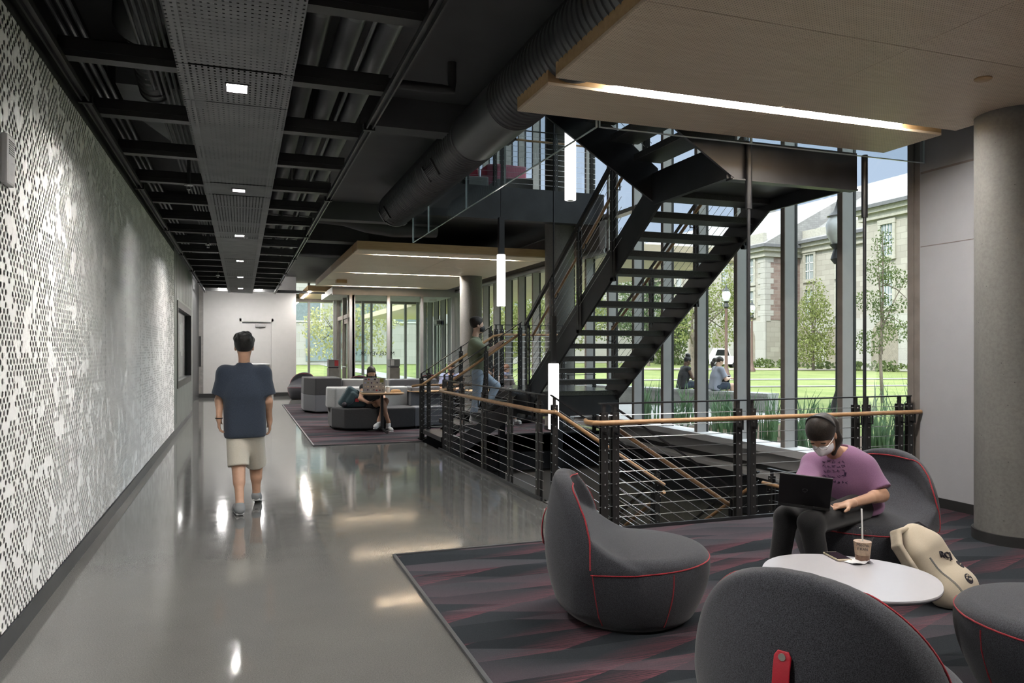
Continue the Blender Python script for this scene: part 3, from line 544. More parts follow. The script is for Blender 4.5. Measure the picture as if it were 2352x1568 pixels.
# ---- channels crossing the run, side tracks, pipes, conduits
g = 'black ceiling channels over the corridor'
y = 1.66; k = 0
while y < 24.6:
    s = MB(); s.box(-1.06, .97, y, y+.10, 3.33, 3.335); s.box(-1.06, .97, y, y+.008, 3.335, 3.45); s.box(-1.06, .97, y+.092, y+.10, 3.335, 3.45); s.box(-1.06, .97, y-.006, y, 3.37, 3.376); s.box(-1.06, .97, y, y+.10, 3.445, 3.45)
    o = s.build('ceiling_channel', M['chan']); tag(o, 'black steel channel crossing the dark ceiling over the corridor', 'ceiling channel', g); y += 1.205
for x, side in ((-1.05, 'left edge of the corridor above the perforated wall'), (.965, 'right edge of the corridor beside the black deck')):
    s = MB()
    for dx in (-.028, .018): s.box(x+dx, x+dx+.012, -1, 25, 3.295, 3.335)
    s.box(x-.028, x+.03, -1, 25, 3.327, 3.335)
    o = s.build('ceiling_track', M['trackm']); tag(o, 'long slim double track along the '+side, 'ceiling track')
    for yy in np.arange(6.1, 24, 3.05): MB().box(x-.045, x+.045, yy-.02, yy+.02, 3.285, 3.34).build('track_clamp', M['blackmetal'], o)
for i, (x, r) in enumerate(((.452, .075), (.660, .075), (.895, .075))):
    nm = ('left', 'middle', 'right')[i]
    o = MB().cyl((x, -1, 3.60), (x, 25, 3.60), r, 18).build('insulated_pipe', M['pipe'], smooth=True); tag(o, 'fat grey insulated pipe, %s one of the three over the corridor' % nm, 'pipe', 'insulated pipes over the corridor')
    for yy in np.arange(2.2, 24, 2.41): MB().cyl((x, yy, 3.60), (x, yy+.05, 3.60), r+.006, 18).build('pipe_collar', M['conduit'], o, smooth=True)
    for yy in np.arange(1.9, 24, 2.41):
        h = MB(); h.box(x-.09, x-.084, yy, yy+.03, 3.51, 4.02); h.box(x+.084, x+.09, yy, yy+.03, 3.51, 4.02); h.box(x-.09, x+.09, yy, yy+.03, 3.505, 3.515); h.build('hanger_strap', M['black'], o)
o = MB().cyl((.777, -1, 3.56), (.777, 25, 3.56), .016, 8).build('conduit', M['conduit'], smooth=True); tag(o, 'single thin conduit between the insulated pipes', 'conduit')
for i, x in enumerate((-1.045, -.992, -.937)):
    o = MB().cyl((x, -1, 3.52), (x, 25, 3.52), .017, 8).build('conduit', M['conduit'], smooth=True); tag(o, 'thin metal conduit in the row of three beside the perforated wall', 'conduit', 'three conduits by the wall')
for i, x in enumerate((-.64, -.60, -.56, -.52, -.48, -.44)):
    o = MB().cyl((x, -1, 3.56), (x, 25, 3.56), .012, 8).build('conduit', M['conduit'], smooth=True); tag(o, 'thin metal conduit in the row of six left of the pierced run', 'conduit', 'six conduits left of the run')
# ---- ducts
def spiral(mb, a, c, r, pitch=.075, seg=36):
    a, c = Vector(a), Vector(c); L = (c-a).length; n = int(L/pitch); pts = []; rr = []
    for i in range(n):
        for q, dr in ((0, 0), (.42, 0), (.5, .011), (.58, 0)): pts.append(a.lerp(c, (i+q)/n)); rr.append(r+dr)
    pts.append(c); rr.append(r); mb.tube(pts, rr, seg)
t = thing('spiral_duct', 'large black spiral duct running beside the stair atrium', 'duct', (2.22, 5, 3.68))
DX, DZ, DR = 2.22, 3.68, .25
d = MB(); spiral(d, (DX, 7.25, DZ), (DX, 11.45, DZ), DR); d.build('spiral_section', M['duct'], t, smooth=True)
MB().cyl((DX, 6.15, DZ), (DX, 7.25, DZ), DR+.004, 36).build('plain_sleeve', M['duct'], t, smooth=True)
d = MB(); spiral(d, (DX, 2.0, DZ), (DX, 6.15, DZ), DR); d.build('spiral_section', M['duct'], t, smooth=True)
MB().cyl((DX, 11.45, DZ), (DX, 11.5, DZ), DR+.012, 36).build('end_cap', M['duct'], t, smooth=True)
for yy in (8.3, 11.2):
    gr = MB()
    for k in range(9):
        a0 = math.radians(196+4*k); a1 = a0+math.radians(1.6)
        gr.obox((DX+(DR+.013)*math.cos(a0), yy, DZ+(DR+.013)*math.sin(a0)), Vector((-math.sin(a0), 0, math.cos(a0)))*.006, (0, .19, 0), Vector((math.cos(a0), 0, math.sin(a0)))*.008)
    for q in (-.2, .2): gr.obox((DX+(DR+.012)*math.cos(3.7), yy+q, DZ+(DR+.012)*math.sin(3.7)), Vector((-math.sin(3.7), 0, math.cos(3.7)))*.10, (0, .015, 0), Vector((math.cos(3.7), 0, math.sin(3.7)))*.01)
    gr.build('air_grille', M['blackmetal'], t)
t = thing('duct_elbow', 'dark spiral duct elbow dropping into a grey box left of the pierced run', 'duct', (-.62, 6, 3.6))
MB().tube([(.3, 5.3, 3.83), (-.35, 5.3, 3.83), (-.52, 5.36, 3.82), (-.62, 5.5, 3.80), (-.655, 5.7, 3.76)], .17, 24).build('elbow', M['duct'], t, smooth=True)
d = MB(); spiral(d, (-.655, 5.7, 3.76), (-.66, 6.75, 3.62), .105, .09, 24); d.build('spiral_section', M['duct'], t, smooth=True)
MB().prism([(-.95, 6.75), (-.30, 6.75), (-.30, 8.9), (-.55, 8.9), (-.95, 7.5)], 2, 3.66, 3.9).build('supply_box', M['sheet'], t)
MB().tube([(-.35, 6.7, 3.66), (-.45, 6.72, 3.72), (-.55, 6.85, 3.66)], .022, 8).build('flexible_hose', M['conduit'], t, smooth=True)
# sprinklers on drops
for i, (x, y, lb) in enumerate(((-.52, 8.57, 'nearest'), (-.516, 13.3, 'middle'), (-.518, 18.6, 'farthest'))):
    t = thing('sprinkler', 'pendent sprinkler with a pale round plate, %s of three over the corridor' % lb, 'sprinkler', (x, y, 3.2), 0, 'corridor sprinklers')
    MB().cyl((x, y, 3.26), (x, y, 3.9), .018, 10).build('drop_pipe', M['black'], t, smooth=True)
    MB().lathe([(.045, 3.245), (.045, 3.252)], (x, y, 0), 20).build('escutcheon', M['spr'], t)
    f = MB(); f.cyl((x-.014, y, 3.245), (x-.014, y, 3.205), .004, 6); f.cyl((x+.014, y, 3.245), (x+.014, y, 3.205), .004, 6); f.cyl((x, y, 3.20), (x, y, 3.205), .022, 12); f.build('sprinkler_head', M['spr'], t)
p = [(.99, 24.9, 3.66), (.99, 24.9, 3.45), (.995, 24.9, 3.40), (1.04, 24.9, 3.385), (1.2, 24.9, 3.385), (4.6, 24.9, 3.385)]
o = MB().tube(p, .045, 12).build('sprinkler_main', M['black'], smooth=True); tag(o, 'black pipe bending right across the far end of the corridor', 'pipe')
o = MB().tube([(-.9, 6.35, 3.78), (1.62, 6.35, 3.78), (1.72, 6.35, 3.78), (1.72, 6.35, 3.86), (1.72, 6.35, 4.02)], .04, 12).build('sprinkler_pipe', M['black'], smooth=True); tag(o, 'black pipe crossing under the dark deck left of the spiral duct', 'pipe')
t = thing('flexible_duct', 'bundle of black ductwork above the far canopy', 'duct', (2.2, 13.6, 3.8))
MB().tube([(1.15, 13.4, 3.85), (1.7, 13.5, 3.84), (2.1, 13.6, 3.76), (2.6, 13.65, 3.72), (3.4, 13.7, 3.76)], [.12, .13, .13, .14, .14], 16).build('flexible_section', M['black'], t, smooth=True)
MB().box(1.2, 2.4, 15.2, 15.6, 3.68, 4.0).build('plenum_box', M['black'], t)
for i in range(3): MB().cyl((1.1, 17.0+.12*i, 3.62), (2.4, 17.0+.12*i, 3.62), .03, 8).build('branch_pipe', M['conduit'], t)
# ---- three cylinder pendants
def pendant(x, y, z0, z1, r, stem, label):
    t = thing('pendant_lamp', label, 'pendant light', (x, y, z0), 0, 'tall cylinder pendants')
    MB().lathe([(r*.9, z0), (r, z0+.004), (r, z1-.012), (r*.93, z1)], (x, y, 0), 28).build('diffuser', M['pend'], t, smooth=True)
    MB().lathe([(r*.6, z0-.004), (r*.6, z0)], (x, y, 0), 20).build('bottom_ring', M['rod'], t)
    s = MB().box(x-stem/2, x+stem/2, y-stem/2, y+stem/2, z1, z1+.62).build('driver_stem', M['blackmetal'], t)
    MB().cyl((x, y, z1+.62), (x, y, 8.9), .009, 8).build('suspension_rod', M['blackmetal'], t)
    return t
q = on_d(1310, 460, 10.5); pendant(q.x, q.y, q.z, q.z+1.0, .078, .07, 'glowing cylinder pendant, topmost of three, hanging beside the upper stair')
q = on_d(1151, 703, 12.6); pendant(q.x, q.y, q.z, q.z+.86, .072, .09, 'glowing cylinder pendant in front of the far maple canopy')
q = on_d(1271.5, 985, 9.9); pendant(q.x, q.y, q.z, q.z+.86, .070, .06, 'glowing cylinder pendant, lowest of three, beside the foot of the stair')
# ================================================================ STAIR AND RAILINGS
ST = thing('staircase', 'open black steel staircase turning around the atrium with dark treads', 'staircase', (4.85, 10.5, 0))
M['tread'] = plain('dark_terrazzo_tread', (.035, .036, .037), .5, var=.5, scale=90); M['treadtop'] = plain('polished_dark_landing', (.06, .062, .066), .18, var=.3, scale=60)
def tread(x0, x1, y0, y1, z, name='tread', th=.07): MB().box(x0, x1, y0, y1, z-th, z).build(name, M['tread'], ST, bevel=.004)
SL = .643
# short flight up from the corridor (rises to +X)
for k in range(4): tread(2.90+.275*k, 3.20+.275*k, 11.37, 12.59, .18*(k+1))
for y in (11.335, 12.60):
    MB().prism([(2.86, -.02), (3.0, .05), (4.16, .83), (4.16, .52), (3.1, -.18), (3.1, -.32), (2.86, -.32)], 1, y-.012, y+.012).build('stringer', M['steel'], ST)
MB().box(4.12, 5.58, 10.53, 12.66, .83, .905).build('landing_slab', M['treadtop'], ST, bevel=.006)
f = MB(); f.box(4.14, 5.56, 10.56, 10.58, .53, .83); f.box(4.14, 4.16, 10.56, 12.64, .53, .83); f.box(5.54, 5.56, 10.56, 12.64, .53, .83); f.box(4.14, 5.56, 12.62, 12.64, .53, .83); f.build('landing_fascia', M['steel'], ST)
for x in (4.3, 5.4): MB().box(x-.05, x+.05, 12.50, 12.60, -4.2, .83).build('landing_post', M['steel'], ST)
# main flight (rises towards -Y)
for k in range(13): tread(4.19, 5.51, 10.22-.2755*k, 10.52-.2755*k, 1.086+.1772*k)
for x in (4.155, 5.53):
    lo = lambda y: 3.047-SL*(y-6.96)
    MB().prism([(5.74, 3.07), (6.95, 3.07), (10.72, lo(10.72)+.02), (10.95, .48), (10.95, .92), (10.72, lo(10.72)+.46), (7.0, 3.42), (5.74, 3.42)], 0, x-.016, x+.016).build('stringer', M['steel'], ST, bevel=.004)
# upper landing and the flight up to the next floor (rises to -X)
MB().box(4.12, 5.56, 5.745, 7.02, 3.335, 3.405).build('landing_slab', M['tread'], ST)
MB().box(4.14, 5.58, 5.725, 5.742, 3.065, 3.42).build('landing_fascia', M['steel'], ST)
MB().box(4.14, 5.57, 5.70, 5.80, 3.055, 3.068).build('landing_flange', M['steel'], ST); MB().box(4.17, 5.51, 5.8, 6.9, 3.2, 3.21).build('landing_pan', M['steel'], ST)
MB().box(4.11, 4.14, 5.745, 7.05, 3.07, 3.40).build('landing_fascia', M['steel'], ST)
for k in range(1, 6): tread(4.17-.277*k-.02, 4.17-.277*(k-1)+.03, 5.77, 7.03, 3.405+.1745*k)
for y in (5.735, 7.065):
    MB().prism([(4.18, 3.07), (4.18, 3.46), (2.80, 4.46), (2.74, 4.46), (2.74, 3.98)], 1, y-.014, y+.014).build('stringer', M['steel'], ST)
# flight down from the corridor, half landing and the flight below
for k in range(1, 5): tread(2.95+.275*(k-1), 3.25+.275*(k-1), 5.84, 7.04, -.176*k)
for y in (5.82, 7.06):
    MB().prism([(2.88, .02), (4.2, -.84), (5.56, -.84), (5.56, -1.18), (4.1, -1.18), (2.88, -.38)], 1, y-.012, y+.012).build('stringer', M['steel'], ST)
MB().box(4.1, 5.58, 5.84, 7.05, -.95, -.88).build('landing_slab', M['tread'], ST)
for k in range(1, 18): tread(4.24, 5.5, 7.08+.277*(k-1), 7.40+.277*(k-1), -.88-.183*k)
for x in (4.22, 5.52):
    MB().prism([(7.05, -.84), (12.2, -4.2), (11.5, -4.2), (7.05, -1.22)], 0, x-.014, x+.014).build('stringer', M['steel'], ST)
for x in (4.312, 5.648):
    r = MB().cyl((x, 5.70, .0), (x, 5.70, 2.86), .016, 10).build('hanger_rod', M['steel'], ST, smooth=True)
    MB().cyl((x, 5.70, 2.80), (x, 5.70, 3.40), .030, 12).build('turnbuckle', M['blackmetal'], r, smooth=True)
MB().box(2.86, 3.0, 5.82, 7.06, -.30, .004).build('nosing_plate', M['steel'], ST)

def guard(label, A, B, ts, side=(0, 0, 0), H=1.07, hand=.915, low=.0, ncab=10, pre=(), post=(), hr=.021, group=None, ext=0., pw=.058, rail=True, bw=.012):
    A, B = Vector(A), Vector(B); d = B-A; flat = Vector((d.x, d.y, 0)).normalized(); side = Vector(side)
    t = thing('cable_railing', label, 'railing', A, 0, group)
    for q in ts:
        p = A.lerp(B, q)
        sx = flat*(pw/2); sy = Vector((-flat.y, flat.x, 0))
        b = MB(); zb, zt = p.z-low, p.z+H-.075
        for e in (-1, 1): b.obox(p+sy*(.021*e)+Vector((0, 0, (zb+zt)/2-p.z)), sx, sy*.007, (0, 0, (zt-zb)/2))
        b.obox(p+Vector((0, 0, H-.06)), sx*.45, sy*.014, (0, 0, .062)); b.obox(p+Vector((0, 0, .02-low)), sx, sy*.028, (0, 0, .02))
        po = b.build('post', M['post'], t)
        c = MB()
        for k in range(ncab):
            z = .10+(H-.20)*k/(ncab-1)
            for e in (-1, 1): c.sphere(p+sy*(.030*e)+Vector((0, 0, z)), .0075, 6, 4)
        c.build('cable_fitting', M['rod'], po, smooth=True)
        if rail:
            br = MB(); o = p+Vector((0, 0, hand)); s2 = side
            br.bar(o+Vector((0, 0, -.10)), o+s2+Vector((0, 0, -.10)), .012, .012); br.bar(o+s2+Vector((0, 0, -.106)), o+s2, .012, .012, (1, 0, 0)); br.build('bracket', M['blackmetal'], po)
    up = Vector((0, 0, H)); MB().bar(A+up-d.normalized()*ext, B+up+d.normalized()*ext, .045, bw, (0, 0, 1)).build('top_rail', M['blackmetal'], t)
    for k in range(ncab):
        z = Vector((0, 0, .10+(H-.20)*k/(ncab-1))); MB().cyl(A+z, B+z, .0032, 5).build('cable', M['cable'], t)
    if rail:
        hv = side+Vector((0, 0, hand)); pts = list(map(Vector, pre))+[A+hv, B+hv]+list(map(Vector, post))
        MB().tube(pts, hr, 12).build('handrail', M['railwood'], t, smooth=True)
    return t
L = 3.87
guard('cable railing along the corridor edge of the stair opening', (2.885, 11.07, 0), (2.885, 7.10, 0), [(11.07-y)/3.97 for y in (10.82, 10.70, 10.11, 9.11, 8.12, 7.23)], (-.075, 0, 0),
      pre=[(3.06, 11.12, .93), (2.93, 11.17, .925), (2.83, 11.14, .92)], post=[(2.82, 7.02, .915), (2.97, 6.99, .90)], low=.30)
guard('cable railing descending along the far side of the lower steps', (2.95, 7.07, 0), (4.22, 7.07, -.82), [.03, .96], (0, -.075, 0), low=.25, ncab=10)
guard('cable railing descending along the near side of the lower steps', (2.97, 5.84, 0), (4.30, 5.84, -.85), [.04, .97], (0, .075, 0), low=.25, ncab=10)
guard('straight cable railing between the near lounge and the stair opening', (2.84, 5.755, 0), (6.28, 5.755, 0), [(x-2.84)/3.44 for x in (2.885, 2.99, 4.235, 4.385, 5.59, 5.725, 6.14, 6.265)], (0, -.075, 0), low=.28,
      pre=[(2.80, 5.93, .915), (2.75, 5.80, .915), (2.77, 5.71, .915)], post=[(6.34, 5.68, .915)])
guard('cable railing on the far side of the short steps, behind the climbing person', (2.88, 12.62, .03), (4.15, 12.62, .86), [0, .10, .55, .98], (0, -.075, 0), H=1.10, low=.1, pre=[(2.70, 12.545, .92)], post=[(4.3, 12.545, 1.80), (5.55, 12.545, 1.80)])
guard('cable railing on the near side of the short steps, in front of the climbing person', (2.95, 11.33, .05), (4.22, 11.33, .88), [0, .08, .53, .98], (0, .075, 0), H=1.10, low=.1)
guard('level cable railing behind the lower stair landing', (4.2, 12.64, .905), (5.58, 12.64, .905), [.02, .10, .95], H=1.07, rail=False)
guard('sloping cable railing on the left side of the main stair flight', (4.115, 10.80, .82), (4.115, 7.75, 2.72), [.01, .32, .62, .93], (.09, 0, 0), H=1.15, hand=.93, low=.25, bw=.05, ext=.1, ncab=9)
guard('sloping cable railing on the window side of the main stair flight', (5.575, 10.80, .82), (5.575, 7.35, 2.98), [.01, .35, .68, .97], (-.09, 0, 0), H=1.15, hand=.93, low=.2, ncab=9)
guard('cable railing along the upper floor edge in front of the red seating', (3.0, 12.84, 4.445), (6.28, 12.84, 4.445), [.02, .388, .435, .75, .97], (0, .075, 0), low=.5)
guard('cable railing on the far side of the upper stair flight', (4.13, 7.10, 3.42), (2.85, 7.10, 4.42), [.05, .95], (0, -.075, 0), low=.1, ncab=9)
guard('cable railing along the far end of the stair opening', (2.92, 12.86, 0), (4.10, 12.86, 0), [.03, .95], (0, .075, 0), low=.02)
guard('cable railing beside the window at the far end of the stair opening', (5.66, 12.80, 0), (6.25, 12.80, 0), [.05, .95], rail=False, low=.02)
guard('lower cable railing going down the left side of the basement flight', (4.22, 7.12, -.92), (4.22, 11.2, -3.5), [.02, .4, .8], (.075, 0, 0), low=.1, ncab=6)
guard('lower cable railing going down the window side of the basement flight', (5.52, 7.12, -.92), (5.52, 11.2, -3.5), [.02, .4, .8], (-.075, 0, 0), low=.1, ncab=6)
guard('low cable railing at the window side of the lower half landing', (5.60, 5.85, -.88), (5.60, 7.05, -.88), [.05, .5, .95], (-.075, 0, 0), ncab=8)
# ================================================================ CARPETS
def carpet(label, poly, strip):
    c = MB().prism(poly, 2, .001, .009).build('carpet', M['carpet']); tag(c, label, 'carpet')
    for a, e in strip: MB().bar((*a, .010), (*e, .010), .022, .016).build('edge_strip', M['basegrey'], c)
carpet('dark carpet with red shards under the near lounge chairs', [(1.065, -2.8), (6.33, -2.8), (6.33, 5.67), (2.85, 5.67), (2.85, 5.54), (1.065, 5.54)], [((1.06, -2.8), (1.06, 5.545)), ((1.06, 5.545), (2.85, 5.545))])
carpet('dark carpet with red shards under the far sofas', [(1.085, 12.36), (2.84, 12.36), (2.84, 12.76), (6.25, 12.76), (6.25, 22.2), (1.085, 22.2)], [((1.08, 12.35), (1.08, 22.2)), ((1.08, 12.355), (2.84, 12.355))])
# ================================================================ OUTDOORS
rnd = random.Random(7)
GZ = -.03
b = MB(); b.box(6.62, 170, -60, 240, -.5, GZ); o = b.build('lawn', M['lawn']); tag(o, 'mown green lawn across the quadrangle outside the glazing', 'lawn', kind='stuff')
b = MB(); b.box(-60, 6.62, 28.7, 240, -.5, GZ-.005); o = b.build('lawn.001', M['lawn']); tag(o, 'pale lawn seen through the far vestibule', 'lawn', kind='stuff')
b = MB(); b.box(5.4, 6.75, -3.2, 29, 9.2, 14); struct(b.build('wall_shade_caster', M['white']))  # unseen wall added above the roof to stretch its shadow over the lawn
b = MB(); b.box(6.62, 10.4, 3, 13.2, GZ, .0); o = b.build('planting_bed', M['mulch']); tag(o, 'mulched planting bed outside the tall glazing', 'flower bed')
b = MB(); b.prism([(6.62, 13.2), (11.9, 13.2), (12.6, 16), (10.2, 24), (9.6, 29), (6.62, 29)], 2, GZ, .004); o = b.build('paving', M['walk']); tag(o, 'pale concrete paving between the glazing and the low seat wall', 'pavement')
def strip(p, q, w, mat, label, name='path'):
    b = MB().bar((p.x, p.y, .0), (q.x, q.y, .0), w, .02); o = b.build(name, mat); tag(o, label, 'path')
strip(on_z(1600, 888), on_z(2200, 884), .5, M['walk'], 'thin pale path crossing the lawn nearest the seat wall')
strip(on_z(1300, 873), on_z(2300, 868), .9, M['walk'], 'thin pale path crossing the middle of the lawn')
strip(on_z(1200, 846), on_z(2500, 849), 6, M['path'], 'broad pinkish path in front of the stone hall')
strip(on_z(600, 826), on_z(1100, 830), 6, M['walk'], 'pale path beyond the vestibule lawn')
strip(on_z(725, 832), on_z(960, 876), 1.6, M['walk'], 'diagonal pale path across the lawn behind the vestibule')
strip(on_z(600, 880), on_z(1100, 880), 4, M['walk'], 'pale forecourt just outside the vestibule')
# seat wall with a proud coping
A, B = Vector((12.05, 15.2, 0)), Vector((9.4, 22.9, 0)); dv = (B-A).normalized(); nv = Vector((-dv.y, dv.x, 0))
t = thing('seat_wall', 'low cast stone seat wall on the paving outside', 'wall', A)
if nv.x < 0: nv = -nv
b = MB(); c = (A+B)/2+nv*.25+Vector((0, 0, .204)); b.obox(c, dv*((B-A).length/2), nv*.22, (0, 0, .196)); b.build('wall_body', M['seatw'], t)
for k in range(5):
    a = A.lerp(B, k/5); e = A.lerp(B, (k+1)/5); MB().obox((a+e)/2+nv*.25+Vector((0, 0, .435)), dv*((e-a).length/2-.004), nv*.26, (0, 0, .035)).build('coping', M['seatw'], t)
# ---- plants
def leaf_cloud(mb, c, rad, n, s, shell=.35):
    c = Vector(c)
    for _ in range(n):
        while True:
            p = Vector((rnd.uniform(-1, 1), rnd.uniform(-1, 1), rnd.uniform(-1, 1)))
            if shell < p.length < 1: break
        p = c+Vector((p.x*rad[0], p.y*rad[1], p.z*rad[2])); a = Vector((rnd.gauss(0, 1), rnd.gauss(0, 1), rnd.gauss(0, .6))).normalized(); u = a.orthogonal().normalized()
        u = (Matrix.Rotation(rnd.uniform(0, 6.28), 3, a) @ u); w = a.cross(u); q = s*rnd.uniform(.6, 1.3)
        mb.add([p-u*q, p+w*q*.55, p+u*q, p-w*q*.55], [(0, 1, 2, 3)])
def tree(label, base, h, blobs, n, s, mat, tr, limbs=6, cat='tree', group=None):
    n = int(n*2.4); s = s*.62
    base = Vector(base); t = thing('tree', label, cat, base, 0, group)
    top = base+Vector((0, 0, h)); m = MB(); m.tube([base, base+Vector((rnd.uniform(-.1, .1), 0, h*.3)), base+Vector((rnd.uniform(-.15, .15), 0, h*.6)), top], [tr, tr*.8, tr*.55, tr*.15], 8)
    for k in range(limbs):
        z = h*rnd.uniform(.28, .75); a = rnd.uniform(0, 6.28); c, r = blobs[k % len(blobs)]
        e = Vector(c)+Vector((math.cos(a)*r[0]*.7, math.sin(a)*r[1]*.7, r[2]*.2)); p = base+Vector((0, 0, z)); m.tube([p, p.lerp(e, .5)+Vector((0, 0, .1)), e], [tr*.45, tr*.3, tr*.1], 6)
    m.build('trunk', M['bark'], t, smooth=True)
    f = MB(); vol = sum(r[0]*r[1]*r[2] for c, r in blobs)
    for c, r in blobs: leaf_cloud(f, c, r, max(30, int(n*r[0]*r[1]*r[2]/vol)), s)
    f.build('foliage', mat, t)
def at(px, py, d): return on_d(px, py, d)
p = on_z(1868, 850); D = 58; tree('small yellow green tree standing on the lawn in front of the big dark tree', (p.x, p.y, 0), 7, [(at(1868, 745, D), (1.6, 1.6, 2.4)), (at(1872, 690, D), (1.0, 1.0, 1.8)), (at(1862, 800, D), (1.9, 1.9, 1.2))], 1900, .15, M['leafyel'], .12)
p = on_d(1912, 838, 78); tree('big dark green tree in front of the arcade of the stone hall', (p.x, p.y, 0), 12, [(at(1900, 650, 78), (4.6, 4.6, 4.4)), (at(1862, 610, 78), (2.6, 2.6, 3)), (at(1945, 600, 78), (2.8, 2.8, 2.8)), (at(1990, 680, 78), (2.2, 2.2, 3)), (at(1830, 700, 78), (2.2, 2.2, 2.6)), (at(1905, 740, 78), (4.6, 4.6, 1.8))], 4600, .33, M['leafdark'], .4)
p = on_z(2027, 925); D = 22; tree('slender young tree with sparse leaves near the right end of the glazing', (p.x, p.y, 0), 5.0, [(at(2027, 560, D), (.3, .3, .5)), (at(2020, 620, D), (.45, .45, .45)), (at(2055, 640, D), (.5, .5, .3)), (at(2000, 690, D), (.5, .5, .35)), (at(2060, 760, D), (.55, .55, .35)), (at(2000, 785, D), (.5, .5, .4)), (at(2030, 720, D), (.4, .4, .5)), (at(2075, 700, D), (.3, .3, .25))], 1150, .06, M['leafmid'], .05, 9)
p = on_z(1592, 862); D = 46; tree('airy branching tree behind the two people on the seat wall', (p.x, p.y, 0), 6, [(at(1600, 700, D), (1.2, 1.2, 1.2)), (at(1660, 690, D), (1.3, 1.3, 1.4)), (at(1690, 720, D), (1.0, 1.0, 1.6)), (at(1560, 760, D), (.9, .9, .8)), (at(1650, 770, D), (1.3, 1.3, .8)), (at(1690, 640, D), (.9, .9, 1.2))], 1500, .13, M['leafyel'], .14, 10)
for i, (x, y, w, h, d, k, lb) in enumerate(((1225, 745, 2.4, 3.0, 55, 'leafyel', 'yellow green tree seen between the mullions left of the main stair'), (1160, 760, 2.6, 2.6, 60, 'leafyel', 'yellow green tree seen just right of the climbing person'), (1540, 770, 1.5, 2.4, 60, 'leafmid', 'green bushy tree seen below the middle of the stair'),
        (1490, 720, 3.2, 3.6, 75, 'leafdark', 'broad dark tree seen between the stair treads'), (1400, 700, 4, 4, 80, 'leafmid', 'wide mid green tree behind the upper treads'), (1310, 730, 3.4, 3.2, 70, 'leafyel', 'yellow green tree behind the left stringer'))):
    q = at(x, y, d); tree(lb, (q.x, q.y, 0), q.z+h*.5, [(q, (w, w, h)), (q+Vector((w*.6, 0, h*.3)), (w*.6, w*.6, h*.6)), (q-Vector((w*.6, 0, h*.2)), (w*.6, w*.6, h*.6))], 1300, .22, M[k], .16)
q = at(790, 765, 48); tree('spreading pale yellow tree outside the far vestibule', (q.x, q.y, 0), 5, [(at(770, 740, 48), (2.0, 2.0, 1.3)), (at(745, 800, 48), (1.3, 1.3, .8)), (at(830, 740, 48), (1.8, 1.8, 1.2)), (at(860, 790, 48), (1.3, 1.3, .9)), (at(720, 755, 48), (1.0, 1.0, .8)), (at(900, 720, 48), (1.4, 1.4, 1))], 1200, .17, M['leafpale'], .10, 10)
def grass_clump(label, x, y, n, h, sp, group):
    m = MB()
    for _ in range(n):
        a = rnd.uniform(0, 6.28); bx, by = x+rnd.gauss(0, sp*.35), y+rnd.gauss(0, sp*.35); l = h*rnd.uniform(.6, 1.15); ln = rnd.uniform(.15, .75)*l*.6; w = rnd.uniform(.010, .022); pts = []
        dx, dy = math.cos(a), math.sin(a)
        for k in range(6):
            s = k/5; pts.append(Vector((bx+dx*ln*s*s, by+dy*ln*s*s, l*(s-.28*s*s*s*(ln/l)*1.6))))
        vs = []; fs = []
        for k, p in enumerate(pts):
            ww = w*(1-(k/5)**2)+.001; vs += [p+Vector((-dy, dx, 0))*ww, p-Vector((-dy, dx, 0))*ww]
        for k in range(5): fs.append((2*k, 2*k+1, 2*k+3, 2*k+2))
        m.add(vs, fs)
    o = m.build('ornamental_grass', M['blade']); tag(o, label, 'plant', group); return o
GL = 'clump of arching strap leaves in the bed outside the tall glazing'
for i in range(22):
    grass_clump(GL, 7.25+1.7*rnd.random(), 5.9+.36*i+rnd.uniform(-.1, .1), 26 if i > 4 else 55, rnd.uniform(.75, 1.05) if i > 4 else rnd.uniform(.9, 1.25), .25, 'strap leaved plants outside the glazing')
# ---- lamp posts
def lamp_post(label, base, zt, s=1., black=False):
    base = Vector(base); base.z = 0; t = thing('lamp_post', label, 'lamp post', base); x, y = base.x, base.y; mt = M['lampblack'] if black else M['lamppost']; pr_ = .045 if black else .075
    MB().lathe([(.26*s, 0), (.26*s, .12*s), (.17*s, .3*s), (pr_*1.2*s, .7*s), (pr_*s, zt-.9*s)], (x, y, 0), 14).build('pole', mt, t, smooth=True)
    MB().lathe([(.075*s, zt-.9*s), (.15*s, zt-.8*s), (.09*s, zt-.6*s), (.17*s, zt-.5*s)], (x, y, 0), 14).build('collar', M['lampblack'], t, smooth=True)
    MB().lathe([(.12*s, zt-.5*s), (.22*s, zt-.3*s), (.24*s, zt-.1*s), (.17*s, zt+.08*s)], (x, y, 0), 16).build('globe', M['globe'], t, smooth=True)
    MB().lathe([(.22*s, zt+.08*s), (.10*s, zt+.18*s), (.05*s, zt+.3*s), (.02*s, zt+.42*s)], (x, y, 0), 14).build('finial', M['lampblack'], t, smooth=True)
lamp_post('brown lamp post with a clear globe, nearest the people on the seat wall', on_z(1668, 868), 4.75, 1.0)
lamp_post('brown lamp post with a globe in front of the left stone pavilion', on_z(1727, 853), 4.75)
lamp_post('brown lamp post with a globe left of the small yellow green tree', on_z(1825, 849), 4.9)
lamp_post('black lamp post with a large opal globe half hidden behind a mullion', on_d(1925, 805, 15.5), 4.20, 1.0, True)
